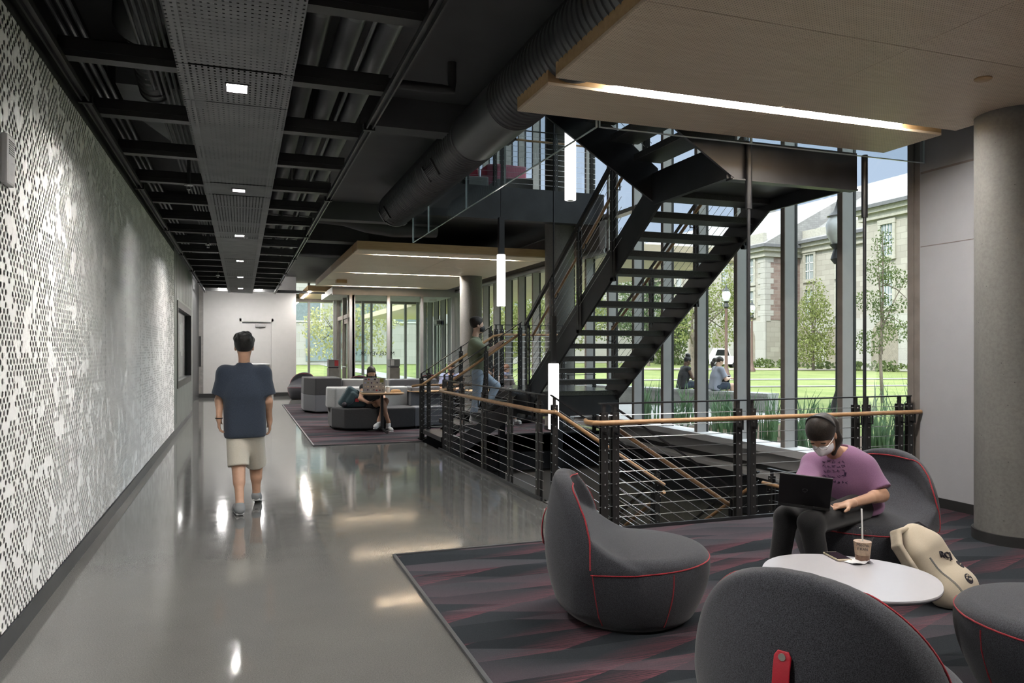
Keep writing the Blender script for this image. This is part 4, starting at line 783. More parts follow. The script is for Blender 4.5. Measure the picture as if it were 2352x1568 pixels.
# ---- stone hall across the lawn
def hall(name, label, x, y0, y1, zc, mat, bays, sillz, par=1.0, quoin=True, roofx=10, zr=19, arches=True):
    t = thing(name, label, 'building', (x, y0, 0))
    MB().box(x, x+14, y0, y1, 0, zc).build('wall', M[mat], t)
    MB().box(x-.06, x+.1, y0-.06, y1, 0, 4.3).build('plinth_storey', M['ashlar'], t)
    c = MB(); c.box(x-.5, x+14, y0-.5, y1+.5, zc, zc+.35); c.box(x-.25, x+14, y0-.25, y1+.25, zc-.5, zc); c.build('cornice', M['cream'], t)
    MB().box(x-.75, x+14, y0-.75, y1+.75, zc+.35, zc+.62).build('gutter', M['lead'], t)
    if par:
        pb = MB().box(x-.2, x+.2, y0, y1, zc+.62, zc+.62+par).build('parapet', M['cream'], t)
    MB().prism([(x-.6, zc+.6), (x+roofx, zr), (x+roofx+4, zr), (x+14, zc+.6)], 1, y0-.6, y1+.6).build('roof', M['roof'], t)
    for (yw, zw, w, h) in bays:
        f = MB(); f.box(x-.16, x+.05, yw-w/2-.28, yw+w/2+.28, zw-.3, zw); f.box(x-.16, x+.05, yw-w/2-.28, yw+w/2+.28, zw+h, zw+h+.35); f.box(x-.14, x+.05, yw-w/2-.26, yw-w/2, zw, zw+h); f.box(x-.14, x+.05, yw+w/2, yw+w/2+.26, zw, zw+h)
        f = f.build('window_frame', M['cream'], t)
        MB().box(x-.02, x-.01, yw-w/2, yw+w/2, zw, zw+h).build('pane', M['hallpane'], f)
        m = MB(); m.box(x-.06, x-.02, yw-.04, yw+.04, zw, zw+h)
        for e in (.33, .66): m.box(x-.06, x-.02, yw-w/2, yw+w/2, zw+h*e-.04, zw+h*e+.04)
        for e in (-.25, .25): m.box(x-.05, x-.02, yw+w*e-.025, yw+w*e+.025, zw, zw+h)
        m.build('glazing_bars', M['white2'], f)
    if quoin:
        q = MB(); z = 4.3; k = 0
        while z < zc-.7:
            L = .95 if k % 2 else .6; q.box(x-.05, x+.2, y0-.05, y0+L, z, z+.48); q.box(x+.2, x+L, y0-.05, y0+.2, z, z+.48); z += .5; k += 1
        q.build('quoins', M['ashlar'], t)
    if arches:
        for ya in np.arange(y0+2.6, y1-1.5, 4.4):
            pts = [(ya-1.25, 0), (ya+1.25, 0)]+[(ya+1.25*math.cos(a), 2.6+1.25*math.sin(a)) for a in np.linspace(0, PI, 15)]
            MB().prism(pts, 0, x-.09, x-.065).build('archway', M['archshade'], t)  # flat plate, the shade of an open arch put into its colour
    return t
M['hallpane'] = plain('old_window_glass', (.20, .24, .25), .08, 0, .8); M['archshade'] = plain('arch_opening_shade', (.26, .23, .19), .85)
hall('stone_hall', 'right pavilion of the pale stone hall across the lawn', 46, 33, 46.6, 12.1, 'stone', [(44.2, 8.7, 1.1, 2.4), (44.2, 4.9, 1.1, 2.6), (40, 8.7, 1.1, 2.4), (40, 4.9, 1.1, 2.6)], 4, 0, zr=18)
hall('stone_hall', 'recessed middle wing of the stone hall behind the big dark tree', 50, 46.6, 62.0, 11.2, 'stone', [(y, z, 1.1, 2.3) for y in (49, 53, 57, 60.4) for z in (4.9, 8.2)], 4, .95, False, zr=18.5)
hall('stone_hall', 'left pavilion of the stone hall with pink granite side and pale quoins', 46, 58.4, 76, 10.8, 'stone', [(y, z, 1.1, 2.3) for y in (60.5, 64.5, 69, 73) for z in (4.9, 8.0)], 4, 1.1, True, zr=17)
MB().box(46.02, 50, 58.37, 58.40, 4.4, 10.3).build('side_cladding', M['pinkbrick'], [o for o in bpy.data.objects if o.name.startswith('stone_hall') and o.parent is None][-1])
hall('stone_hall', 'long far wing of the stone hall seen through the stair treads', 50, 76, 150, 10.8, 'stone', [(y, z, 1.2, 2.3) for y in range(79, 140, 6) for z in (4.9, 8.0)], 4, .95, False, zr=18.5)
# pale modern hall beyond the vestibule
t = thing('campus_building', 'pale flat building beyond the vestibule lawn with large windows', 'building', (10, 84, 0))
MB().box(-25, 48, 84, 96, 0, 16).build('wall', M['ashlar'], t)
for x in range(-20, 46, 6):
    for z in (4.6, 9.4):
        f = MB().box(x, x+4.2, 83.93, 84.02, z, z+2.9).build('window_frame', M['white'], t); MB().box(x+.2, x+4.0, 83.9, 83.95, z+.2, z+2.7).build('pane', M['hallpane'], f)
MB().box(6.5, 13, 83.9, 84.02, .4, 4.2).build('entrance', M['hallpane'], t)
# low hedges along the hall
for i, y in enumerate(np.arange(36, 78, 3.5)):
    m = MB(); leaf_cloud(m, (44.6, y, .35), (.8, 1.7, .45), 180, .16, .0); o = m.build('shrub', M['leafmid']); tag(o, 'low flowering shrub in the border at the foot of the stone hall', 'shrub', 'border shrubs along the stone hall')
# small white utility cart
q = on_z(1662, 838, 0); q = on_d(1662, 838, 66); c = Vector((q.x, q.y, 0)); t = thing('utility_cart', 'small white utility cart parked in front of the stone hall', 'vehicle', c)
ux, uy = Vector((_R.x, _R.y, 0)), Vector((_F.x, _F.y, 0))
def P2(a, b_, z): return c+ux*a+uy*b_+Vector((0, 0, z))
m = MB(); prof = [(-1.1, .35), (1.3, .35), (1.3, 1.0), (.45, 1.05), (.25, 1.72), (-.75, 1.75), (-1.1, 1.1)]
m.rings([[P2(a, -.6, z) for a, z in prof], [P2(a, .6, z) for a, z in prof]]); m.build('body', M['van'], t)
m = MB(); prof = [(-.9, 1.1), (.35, 1.08), (.2, 1.6), (-.7, 1.62)]; m.rings([[P2(a, -.61, z) for a, z in prof], [P2(a, -.605, z) for a, z in prof]]); m.build('side_window', M['screen'], t)
for a in (-.65, .85):
    for e in (-.58, .58): MB().cyl(P2(a, e-.08, .28), P2(a, e+.08, .28), .28, 14).build('wheel', M['tyre'], t)
# ================================================================ SMOOTH SOLIDS (numpy distance fields meshed by surface nets)
class SDF:
    def __init__(s, lo, hi, vox):
        s.lo = np.array(lo, float); s.v = vox; s.n = np.maximum(2, np.ceil((np.array(hi, float)-s.lo)/vox).astype(int)+1); s.g = np.full(s.n, 1.0, np.float32)
    def sl(s, lo, hi):
        a = np.clip(np.floor((np.array(lo)-s.lo)/s.v).astype(int), 0, s.n); b = np.clip(np.ceil((np.array(hi)-s.lo)/s.v).astype(int)+1, 0, s.n)
        if np.any(b <= a): return None, None
        ax = [(s.lo[i]+s.v*np.arange(a[i], b[i])).astype(np.float32) for i in range(3)]
        return tuple(slice(a[i], b[i]) for i in range(3)), np.meshgrid(*ax, indexing='ij', sparse=True)
    def _mix(s, sl, d, k):
        g = s.g[sl]
        if k > 0:
            h = np.maximum(k-np.abs(g-d), 0)/k; s.g[sl] = np.minimum(g, d)-h*h*k*.25
        else: s.g[sl] = np.minimum(g, d)
    def cone(s, a, b, ra, rb=None, k=.02):
        a, b = np.array(a, float), np.array(b, float); rb = ra if rb is None else rb; m = max(ra, rb)+k+2*s.v
        sl, (X, Y, Z) = s.sl(np.minimum(a, b)-m, np.maximum(a, b)+m)
        if sl is None: return s
        d = b-a; L2 = float(d@d)+1e-12; t = np.clip(((X-a[0])*d[0]+(Y-a[1])*d[1]+(Z-a[2])*d[2])/L2, 0, 1)
        q = np.sqrt((X-a[0]-t*d[0])**2+(Y-a[1]-t*d[1])**2+(Z-a[2]-t*d[2])**2)-(ra+(rb-ra)*t)
        s._mix(sl, q, k); return s
    def chain(s, pts, rs, k=.015):
        for i in range(len(pts)-1): s.cone(pts[i], pts[i+1], rs[i], rs[i+1], k)
        return s
    def ell_d(s, c, r, R=None, m=.03):
        c, r = np.array(c, float), np.array(r, float); e = np.max(r)+m
        sl, P = s.sl(c-e, c+e)
        if sl is None: return None, None
        X, Y, Z = P[0]-c[0], P[1]-c[1], P[2]-c[2]
        if R is not None:
            R = np.array(R, float); X, Y, Z = (R[0, i]*X+R[1, i]*Y+R[2, i]*Z for i in range(3))
        k0 = np.sqrt((X/r[0])**2+(Y/r[1])**2+(Z/r[2])**2); k1 = np.sqrt((X/r[0]**2)**2+(Y/r[1]**2)**2+(Z/r[2]**2)**2)+1e-9
        return sl, k0*(k0-1)/k1
    def ell(s, c, r, R=None, k=.02):
        sl, d = s.ell_d(c, r, R, k+2*s.v)
        if sl is not None: s._mix(sl, d, k)
        return s
    def box(s, c, h, R=None, rnd_=.01, k=.01):
        c, h = np.array(c, float), np.array(h, float); e = np.linalg.norm(h)+k+2*s.v
        sl, P = s.sl(c-e, c+e)
        if sl is None: return s
        X, Y, Z = P[0]-c[0], P[1]-c[1], P[2]-c[2]
        if R is not None:
            R = np.array(R, float); X, Y, Z = (R[0, i]*X+R[1, i]*Y+R[2, i]*Z for i in range(3))
        q = [np.abs(w)-(h[i]-rnd_) for i, w in enumerate((X, Y, Z))]
        d = np.sqrt(sum(np.maximum(w, 0)**2 for w in q))+np.minimum(np.maximum(np.maximum(q[0], q[1]), q[2]), 0)-rnd_
        s._mix(sl, d, k); return s
    def cut_ell(s, c, r, R=None):
        sl, d = s.ell_d(c, r, R, 2*s.v)
        if sl is not None: s.g[sl] = np.maximum(s.g[sl], -d)
        return s
    def keep_ell(s, c, r, R=None):
        c = np.array(c, float); X, Y, Z = (s.lo[i]+s.v*np.arange(s.n[i]) for i in range(3)); X, Y, Z = np.meshgrid(X-c[0], Y-c[1], Z-c[2], indexing='ij', sparse=True)
        if R is not None:
            R = np.array(R, float); X, Y, Z = (R[0, i]*X+R[1, i]*Y+R[2, i]*Z for i in range(3))
        k0 = np.sqrt((X/r[0])**2+(Y/r[1])**2+(Z/r[2])**2); s.g = np.maximum(s.g, ((k0-1)*min(r)).astype(np.float32)); return s
    def plane(s, p, n):                       # keep the side the normal points away from
        n = np.array(n, float); n /= np.linalg.norm(n); p = np.array(p, float)
        ax = [(s.lo[i]+s.v*np.arange(s.n[i])-p[i])*n[i] for i in range(3)]
        s.g = np.maximum(s.g, (ax[0][:, None, None]+ax[1][None, :, None]+ax[2][None, None, :]).astype(np.float32)); return s
    def mesh(s, name):
        g = s.g; ins = g < 0; n = s.n
        cnt = np.zeros(n-1, np.int8)
        for i in (0, 1):
            for j in (0, 1):
                for k in (0, 1): cnt += ins[i:n[0]-1+i, j:n[1]-1+j, k:n[2]-1+k]
        act = (cnt > 0) & (cnt < 8); I = np.argwhere(act)
        idx = np.full(n-1, -1, np.int64); idx[act] = np.arange(len(I))
        acc = np.zeros((len(I), 3)); num = np.zeros(len(I))
        for ax in range(3):
            o1, o2 = [q for q in range(3) if q != ax]
            for a in (0, 1):
                for b_ in (0, 1):
                    p = I.copy(); p[:, o1] += a; p[:, o2] += b_; q = p.copy(); q[:, ax] += 1
                    v0 = g[p[:, 0], p[:, 1], p[:, 2]]; v1 = g[q[:, 0], q[:, 1], q[:, 2]]; m = (v0 < 0) != (v1 < 0)
                    t = np.where(m, v0/(np.where(m, v0-v1, 1)), 0); c = p.astype(float); c[:, ax] += t
                    acc[m] += c[m]; num[m] += 1
        V = s.lo+(acc/num[:, None])*s.v; Fs = []
        for ax in range(3):
            o1, o2 = (ax+1) % 3, (ax+2) % 3; s0 = [slice(0, n[q]) for q in range(3)]; s0[ax] = slice(0, n[ax]-1); s1 = [slice(0, n[q]) for q in range(3)]; s1[ax] = slice(1, n[ax])
            a, b_ = ins[tuple(s0)], ins[tuple(s1)]; E = np.argwhere(a != b_); E = E[(E[:, o1] > 0) & (E[:, o2] > 0) & (E[:, o1] < n[o1]-1) & (E[:, o2] < n[o2]-1)]
            fl = a[E[:, 0], E[:, 1], E[:, 2]]
            def id_(d1, d2):
                q = E.copy(); q[:, o1] += d1; q[:, o2] += d2; return idx[q[:, 0], q[:, 1], q[:, 2]]
            Q = np.stack([id_(-1, -1), id_(0, -1), id_(0, 0), id_(-1, 0)], 1); Q[~fl] = Q[~fl][:, ::-1]; Fs.append(Q)
        Fq = np.concatenate(Fs); me = bpy.data.meshes.new(name)
        me.vertices.add(len(V)); me.vertices.foreach_set('co', V.astype(np.float32).ravel()); me.loops.add(len(Fq)*4); me.loops.foreach_set('vertex_index', Fq.astype(np.int32).ravel())
        me.polygons.add(len(Fq)); me.polygons.foreach_set('loop_start', np.arange(0, len(Fq)*4, 4, dtype=np.int32)); me.update(calc_edges=True); me.validate(); return me
    def build(s, name, mat, parent=None, sub=0, relax=2):
        me = s.mesh(name)
        if relax:
            N = len(me.vertices); V = np.empty(N*3, np.float32); me.vertices.foreach_get('co', V); V = V.reshape(-1, 3); E = np.empty(len(me.edges)*2, np.int32); me.edges.foreach_get('vertices', E); E = E.reshape(-1, 2)
            deg = np.bincount(E.ravel(), minlength=N).astype(np.float32)[:, None]; deg[deg == 0] = 1
            for _ in range(relax):
                A = np.zeros_like(V)
                for c in range(3): A[:, c] = np.bincount(E[:, 0], V[E[:, 1], c], N)+np.bincount(E[:, 1], V[E[:, 0], c], N)
                V = V*.5+.5*A/deg
            me.vertices.foreach_set('co', V.ravel()); me.update()
        return link_mesh(me, name, mat, parent, 'all')
def bounds(pts, m):
    P = np.array([tuple(p) for p in pts], float); return P.min(0)-m, P.max(0)+m
# ================================================================ LOUNGE CHAIRS
# local frame: the chair faces +X, base centre at the origin
def chair_parts(vox=.012):
    def bodyfield():
        s = SDF((-.56, -.50, -.02), (.56, .50, .90), vox)
        for i in range(9): pass
        s.cone((.02, 0, .20), (.06, 0, .20), .30, .30, 0)            # seeds the drum
        X, Y, Z = np.meshgrid(*[(s.lo[i]+vox*np.arange(s.n[i])) for i in range(3)], indexing='ij', sparse=True)
        # drum: swelling round base, dished out towards the seat edge
        zz = np.clip(Z, 0, .45); R = .315+.105*np.sin(np.clip(zz/.40, 0, 1)*PI*.62)
        rho = np.sqrt(((X-.03)/1.08)**2+Y**2); top = .405+.035*np.clip(1-(rho/.40)**2, 0, 1)
        q1 = rho-R; q2 = np.maximum(Z-top, -Z); d = np.minimum(np.maximum(q1+.05, q2+.05), 0)+np.sqrt(np.maximum(q1+.05, 0)**2+np.maximum(q2+.05, 0)**2)-.05
        # back: an arched shell wrapped round the rear
        u = np.clip(Z/.83, 0, 1.2); half = .425*np.sqrt(np.clip(1-np.clip((Z-.34)/.49, 0, 1)**2.3, 1e-4, 1))
        half = half*(.72+.28*np.clip(Z/.36, 0, 1))
        xin = -.42+.36*np.exp(-np.clip(Z-.36, 0, 2)/.17)+.10*np.clip(1-(Z-.36)/.45, 0, 1)-.32*(np.abs(Y)/.42)**2*np.clip(.6-.55*(Z-.4)/.4, .0, 1)*-.35
        xout = -.40+.05*(1-np.clip(Z/.4, 0, 1))-.05*np.sin(np.clip(Z/.8, 0, 1)*PI)
        xout = xout+.52*(np.abs(Y)/.42)**2.2*.45
        xin = np.maximum(xin, xout+.10)
        a = np.abs(Y)-half; bx = np.maximum(X-xin, xout-X); cz = np.maximum(.06-Z, Z-.83)
        rr = .055; e1, e2, e3 = a+rr, bx+rr, cz+rr
        db = np.minimum(np.maximum(np.maximum(e1, e2), e3), 0)+np.sqrt(np.maximum(e1, 0)**2+np.maximum(e2, 0)**2+np.maximum(e3, 0)**2)-rr
        return s, d.astype(np.float32), db.astype(np.float32)
    s, d, db = bodyfield()
    k = .045; h = np.maximum(k-np.abs(d-db), 0)/k; s.g = (np.minimum(d, db)-h*h*k*.25).astype(np.float32)
    return s
def chair_proto(name, label):
    t = thing(name, label, 'chair'); t['group'] = 'charcoal lounge chairs'
    s = chair_parts(); me = s.mesh('chair_tmp')
    def val(p):
        q = (np.array(p)-s.lo)/s.v; i = np.clip(np.floor(q).astype(int), 0, s.n-2); f = q-i; r = 0
        for a in (0, 1):
            for b_ in (0, 1):
                for c in (0, 1): r += s.g[i[0]+a, i[1]+b_, i[2]+c]*(f[0] if a else 1-f[0])*(f[1] if b_ else 1-f[1])*(f[2] if c else 1-f[2])
        return r
    def cast(o, dr, far=.75):                # outermost surface point on the line from o along dr
        o, dr = np.array(o, float), np.array(dr, float); last = None
        for tt in np.arange(far, 0, -.004):
            if val(o+dr*tt) < 0: return o+dr*(tt+.002)
        return o
    # red seams: round the seat edge, up over the back edge, and down the front
    rim = []
    for ph in np.linspace(-2.02, 2.02, 61):
        rim.append(cast((.03, 0, .345+.02*math.cos(ph)), (math.cos(ph), math.sin(ph), 0)))
    vv = np.array([v.co for v in me.vertices]); edge = {1: [], -1: []}
    for zk in np.linspace(.50, .800, 20):
        for e in (1, -1):
            m = vv[(np.abs(vv[:, 2]-zk) < .010) & (vv[:, 0] < .20) & (vv[:, 1]*e > 0)]
            if len(m): edge[e].append(m[np.argmax(.55*m[:, 0]+e*m[:, 1])])
    arch = [rim[-1]]+edge[1]+edge[-1][::-1]+[rim[0]]
    for _ in range(4): arch = [arch[0]]+[(np.array(arch[i-1])+np.array(arch[i])*2+np.array(arch[i+1]))/4 for i in range(1, len(arch)-1)]+[arch[-1]]
    den = []
    for p_, q_ in zip(arch, arch[1:]): den += [np.array(p_)*(1-t_)+np.array(q_)*t_ for t_ in (0, .34, .67)]
    def proj(p):
        p = np.array(p, float)
        for _ in range(8):
            g_ = np.array([val(p+d_)-val(p-d_) for d_ in np.eye(3)*.008])/.016; p = p-g_*val(p)/max(g_ @ g_, .2)
        return p
    arch = [proj(p) for p in den]
    for _ in range(3): arch = [arch[0]]+[(arch[i-1]+arch[i]*2+arch[i+1])/4 for i in range(1, len(arch)-1)]+[arch[-1]]
    arch = [proj(p) for p in arch]
    sm = MB(); sm.tube([Vector(p) for p in rim], .0042, 6); sm.tube([Vector(p) for p in arch], .0045, 6)
    for ph in (-1.0, 0.55, 1.6, -2.0):
        sm.tube([Vector(cast((.03, 0, z), (math.cos(ph), math.sin(ph), 0))) for z in np.linspace(.34, .04, 12)], .0036, 6)
    bpy.data.meshes.remove(me)
    # split the skin at the seat seam: cushion on top, shell below and behind
    me = s.mesh('shell'); bm = bmesh.new(); bm.from_mesh(me); bpy.data.meshes.remove(me)
    for _ in range(3): bmesh.ops.smooth_vert(bm, verts=bm.verts, factor=.5, use_axis_x=True, use_axis_y=True, use_axis_z=True)
    seat = []
    for f in bm.faces:
        c = f.calc_center_median(); phi = math.atan2(c.y, c.x-.03)
        if c.z > .338+.02*math.cos(phi) and c.x > -.20+.33*(abs(c.y)/.42)**2 - .0 and c.z < .46: seat.append(f)
    fs = set(seat)
    b2 = bm.copy(); bm.faces.ensure_lookup_table(); ids = {f.index for f in seat}
    bmesh.ops.delete(bm, geom=seat, context='FACES')
    b2.faces.ensure_lookup_table(); bmesh.ops.delete(b2, geom=[f for f in b2.faces if f.index not in ids], context='FACES')
    for bb, nm, mt in ((bm, 'backrest', M['charcoal']), (b2, 'seat', M['charcoal'])):
        m2 = bpy.data.meshes.new(nm); bb.to_mesh(m2); bb.free(); link_mesh(m2, nm, mt, t, 'all')
    sm.build('seam', M['seam'], t, smooth=True)
    MB().lathe([(.30, 0), (.30, .03)], (.03, 0, 0), 32).build('glide_base', M['blackmetal'], t)
    # red leather pull strap on the back
    pts = [Vector(cast((-.05, 0, z), (-1, 0, 0))) for z in (.60, .585, .55, .50, .45, .405, .39)]
    off = [0, .003, .010, .014, .010, .003, 0]
    st = MB(); rs = []
    for i, p in enumerate(pts):
        c = p+Vector((-.004-off[i], 0, 0)); w = .027 if 0 < i < 6 else .017
        rs.append([c+Vector((0, -w, 0)), c+Vector((-.005, -w*.96, 0)), c+Vector((-.005, w*.96, 0)), c+Vector((0, w, 0))])
    st.rings(rs); so = st.build('pull_strap', M['redleather'], t, smooth=True, bevel=.002)
    for i in (1, 5):
        c = pts[i]+Vector((-.010-off[i], 0, 0)); MB().cyl(c, c+Vector((-.005, 0, 0)), .011, 14).build('rivet', M['rivet'], so, smooth=True)
    return t
CH = chair_proto('lounge_chair', 'charcoal lounge chair with red seams, empty, turned sideways beside the railing')
def face(c, target): return math.atan2(target[1]-c[1], target[0]-c[0])
TBL = (2.70, 2.82)
c1 = (2.06, 3.86); CH.location = (*c1, .009); CH.rotation_euler = (0, 0, math.radians(-28))
c2 = (3.97, 4.02); ch2 = dup(CH, (*c2, .009), math.radians(-164), 'charcoal lounge chair that the person in the purple shirt sits on')
c3 = (1.93, 2.10); ch3 = dup(CH, (*c3, .009), math.radians(30), 'charcoal lounge chair in front seen from behind with a red leather pull strap')
c4 = (3.37, 2.2); ch4 = dup(CH, (*c4, .009), math.radians(136), 'charcoal lounge chair cut off by the right edge of the picture')
FAR = [((1.78, 24.6), -1.9, 'grey lounge chair by the far window left of the vestibule'), ((2.95, 21.2), -2.2, 'grey lounge chair behind the seated person with braids'), ((5.2, 21.6), -1.8, 'grey lounge chair, left of the pair near the far column'), ((5.35, 20.4), 2.8, 'grey lounge chair, right of the pair near the far column')]
for (x, y), r, lb in FAR: dup(CH, (x, y, .009), r, lb)
# ================================================================ TABLES
t = thing('coffee_table', 'white oval coffee table between the lounge chairs', 'table', (*TBL, 0))
def oval(z, k, a=.39, b_=.36, ang=-.80):
    r = []
    for j in range(64):
        u = 2*PI*j/64; x = a*k*math.copysign(abs(math.cos(u))**.88, math.cos(u)); y = b_*k*math.copysign(abs(math.sin(u))**.88, math.sin(u)); r.append(Vector((TBL[0]+x*math.cos(ang)-y*math.sin(ang), TBL[1]+x*math.sin(ang)+y*math.cos(ang), z)))
    return r
TZ = .46
m = MB(); m.rings([oval(TZ-.022, .965), oval(TZ-.016, .99), oval(TZ-.006, 1.0), oval(TZ, .996)]); m.build('tabletop', M['tabletop'], t, smooth=True)
MB().cyl((*TBL, .02), (*TBL, TZ-.02), .03, 16).build('column', M['blackmetal'], t, smooth=True); MB().lathe([(.22, .009), (.22, .018), (.05, .026)], (*TBL, 0), 32).build('base', M['blackmetal'], t, smooth=True)
def cafe_table(label, x, y, zt, a, b_, rz=0):
    t = thing('side_table', label, 'table', (x, y, 0)); r = []
    def ring(z, k):
        o = []
        for j in range(40):
            u = 2*PI*j/40; px_ = a*k*math.copysign(abs(math.cos(u))**.5, math.cos(u)); py_ = b_*k*math.copysign(abs(math.sin(u))**.5, math.sin(u)); o.append((x+px_*math.cos(rz)-py_*math.sin(rz), y+px_*math.sin(rz)+py_*math.cos(rz), z))
        return o
    MB().rings([ring(zt-.035, .90), ring(zt-.012, 1), ring(zt, .99)]).build('tabletop', M['tablewood'], t, smooth=True)
    MB().cyl((x, y, .05), (x, y, zt-.03), .028, 14).build('column', M['blackmetal'], t, smooth=True)
    for k in range(3):
        an = rz+PI*1.5+k*2*PI/3+.15; e = Vector((x+.30*math.cos(an), y+.30*math.sin(an), .012)); MB().bar((x, y, .07), e, .035, .022).build('foot', M['blackmetal'], t)
    return t
cafe_table('small wooden pedestal table in front of the person with braids', 2.46, 14.05, .74, .40, .30)
cafe_table('wooden table at which the person in the periwinkle shirt sits', 3.55, 15.0, .72, .42, .34)
cafe_table('wooden table at which the two people with masks sit', 4.75, 14.6, .72, .5, .36)
# ================================================================ SOFAS
def slab(poly, z0, z1): return MB().prism(poly, 2, z0, z1)
def shrink(poly, k):
    cx = sum(p[0] for p in poly)/len(poly); cy = sum(p[1] for p in poly)/len(poly); return [(cx+(x-cx)*k, cy+(y-cy)*k) for x, y in poly]
def sofa(label, segs, mats, base_mat, zs=.42, zb=.72):
    """segs: list of (seat polygon, back polygon)"""
    t = thing('modular_sofa', label, 'sofa', (segs[0][0][0][0], segs[0][0][0][1], 0))
    for i, (sp, bp) in enumerate(segs):
        slab(sp, .05, zs).build('seat_block', M[base_mat[i % len(base_mat)]], t, bevel=.025, bseg=3)
        if bp:
            o = bp; n = len(o); top = shrink(o, .97)
            MB().rings([[(x, y, zs-.02) for x, y in o], [(x, y, zb) for x, y in top]]).build('backrest', M[mats[i % len(mats)]], t, bevel=.025, bseg=3)
        for x, y in shrink(sp, .86)[::2]: MB().cyl((x, y, .009), (x, y, .06), .02, 8).build('foot', M['blackmetal'], t)
    return t
# row nearest the corridor: angled front, light backs
sofa('near row of the grey modular sofa where the person with braids sits', [
    ([(1.62, 14.75), (1.82, 14.38), (2.40, 14.20), (2.40, 15.15), (1.62, 15.45)], [(1.55, 15.0), (1.70, 14.85), (2.40, 15.02), (2.40, 15.32), (1.58, 15.5)]),
    ([(2.40, 14.20), (3.15, 14.38), (3.15, 15.15), (2.40, 15.15)], [(2.40, 15.02), (3.15, 14.98), (3.15, 15.3), (2.40, 15.32)]),
    ([(3.15, 14.38), (3.75, 14.50), (3.75, 15.2), (3.15, 15.15)], [(3.15, 14.75), (3.8, 14.9), (3.8, 15.2), (3.15, 15.3)])], ['sofalight', 'sofalight', 'sofamid'], ['sofadark', 'sofadark', 'sofamid'], .43, .80)
sofa('back row of the grey modular sofa with a tall dark end block', [
    ([(1.43, 19.2), (1.66, 18.6), (2.30, 18.6), (2.30, 20.0), (1.43, 20.0)], [(1.43, 19.2), (1.66, 18.6), (2.30, 18.6), (2.30, 20.0), (1.43, 20.0)])], ['sofadark'], ['sofamid'], .46, .86)
sofa('long low light grey run of the modular sofa behind the near row', [
    ([(2.32, 18.75), (3.4, 18.2), (3.4, 19.2), (2.32, 19.7)], [(2.32, 18.9), (3.4, 18.35), (3.4, 18.7), (2.32, 19.25)]),
    ([(3.4, 18.2), (4.6, 18.2), (4.6, 19.2), (3.4, 19.2)], [(3.4, 18.35), (4.6, 18.35), (4.6, 18.7), (3.4, 18.7)])], ['sofalight', 'sofamid'], ['sofamid'], .43, .82)
def up(o, dz):
    o.location.z += dz
s1 = sofa('crimson and grey sofa on the upper floor, nearer of the two', [([(3.4, 14.0), (4.5, 13.9), (4.5, 14.7), (3.4, 14.8)], [(3.3, 14.65), (4.5, 14.55), (4.6, 14.95), (3.3, 15.05)])], ['sofared'], ['sofalight'], .44, .82); up(s1, 4.445)
s2 = sofa('rose and white sofa on the upper floor beside the column', [([(4.7, 14.0), (5.35, 13.7), (5.5, 14.6), (4.7, 14.8)], [(4.65, 14.5), (4.85, 14.4), (5.5, 14.45), (5.5, 14.85), (4.65, 14.95)])], ['sofapink'], ['sofalight'], .44, .84); up(s2, 4.445)
# ================================================================ PEOPLE
def V3(*a): return Vector(a)
def frame(f, u):
    f = Vector(f).normalized(); u = Vector(u); l = u.cross(f).normalized(); u = f.cross(l).normalized()
    return f, l, u, [[f[i], l[i], u[i]] for i in range(3)]
def capcone(s, a, b, ra, rb, k=.02):
    a, b = np.array(a, float), np.array(b, float); m = max(ra, rb)+k+2*s.v
    sl, (X, Y, Z) = s.sl(np.minimum(a, b)-m, np.maximum(a, b)+m)
    d = b-a; L = np.linalg.norm(d); d = d/L; ax = (X-a[0])*d[0]+(Y-a[1])*d[1]+(Z-a[2])*d[2]
    ac = np.maximum(ax, 0); q = np.sqrt((X-a[0]-ac*d[0])**2+(Y-a[1]-ac*d[1])**2+(Z-a[2]-ac*d[2])**2); t = np.clip(ax/L, 0, 1.0)
    s._mix(sl, np.maximum(q-(ra+(rb-ra)*t), ax-L), k)
def hand(s, w, d, n, th, curl=.35, sc=1.):
    """w wrist, d finger direction, n palm-facing direction, th thumb side"""
    w, d = Vector(w), Vector(d).normalized(); n = Vector(n); n = (n-d*n.dot(d)).normalized(); th = Vector(th); th = (th-d*th.dot(d)-n*th.dot(n)).normalized()
    c = w+d*.048*sc
    s.box(c, (.046*sc, .038*sc, .013*sc), [[d[i], th[i], n[i]] for i in range(3)], .012*sc, .012)
    s.cone(w-d*.02, w+d*.02, .025*sc, .024*sc, .015)
    for off, ln, cu in ((.029, .072, 1.), (.010, .080, 1.05), (-.010, .075, 1.1), (-.028, .058, 1.15)):
        p = w+d*.088*sc+th*off*sc; a = curl*cu*.6; pts = [p-d*.015*sc]
        for frac in (.45, .32, .23):
            dd = d*math.cos(a)+n*math.sin(a); p = p+dd*ln*frac*sc; pts.append(p); a += curl*cu
        s.chain(pts, [.0092*sc, .0086*sc, .0078*sc, .0066*sc], .003)
    p = w+d*.022*sc+th*.030*sc; q = p+(d*.6+th*.65+n*.3).normalized()*.042*sc; r = q+(d*.9+th*.15+n*.35).normalized()*.030*sc
    s.chain([p, q, r], [.0145*sc, .0105*sc, .0082*sc], .006)
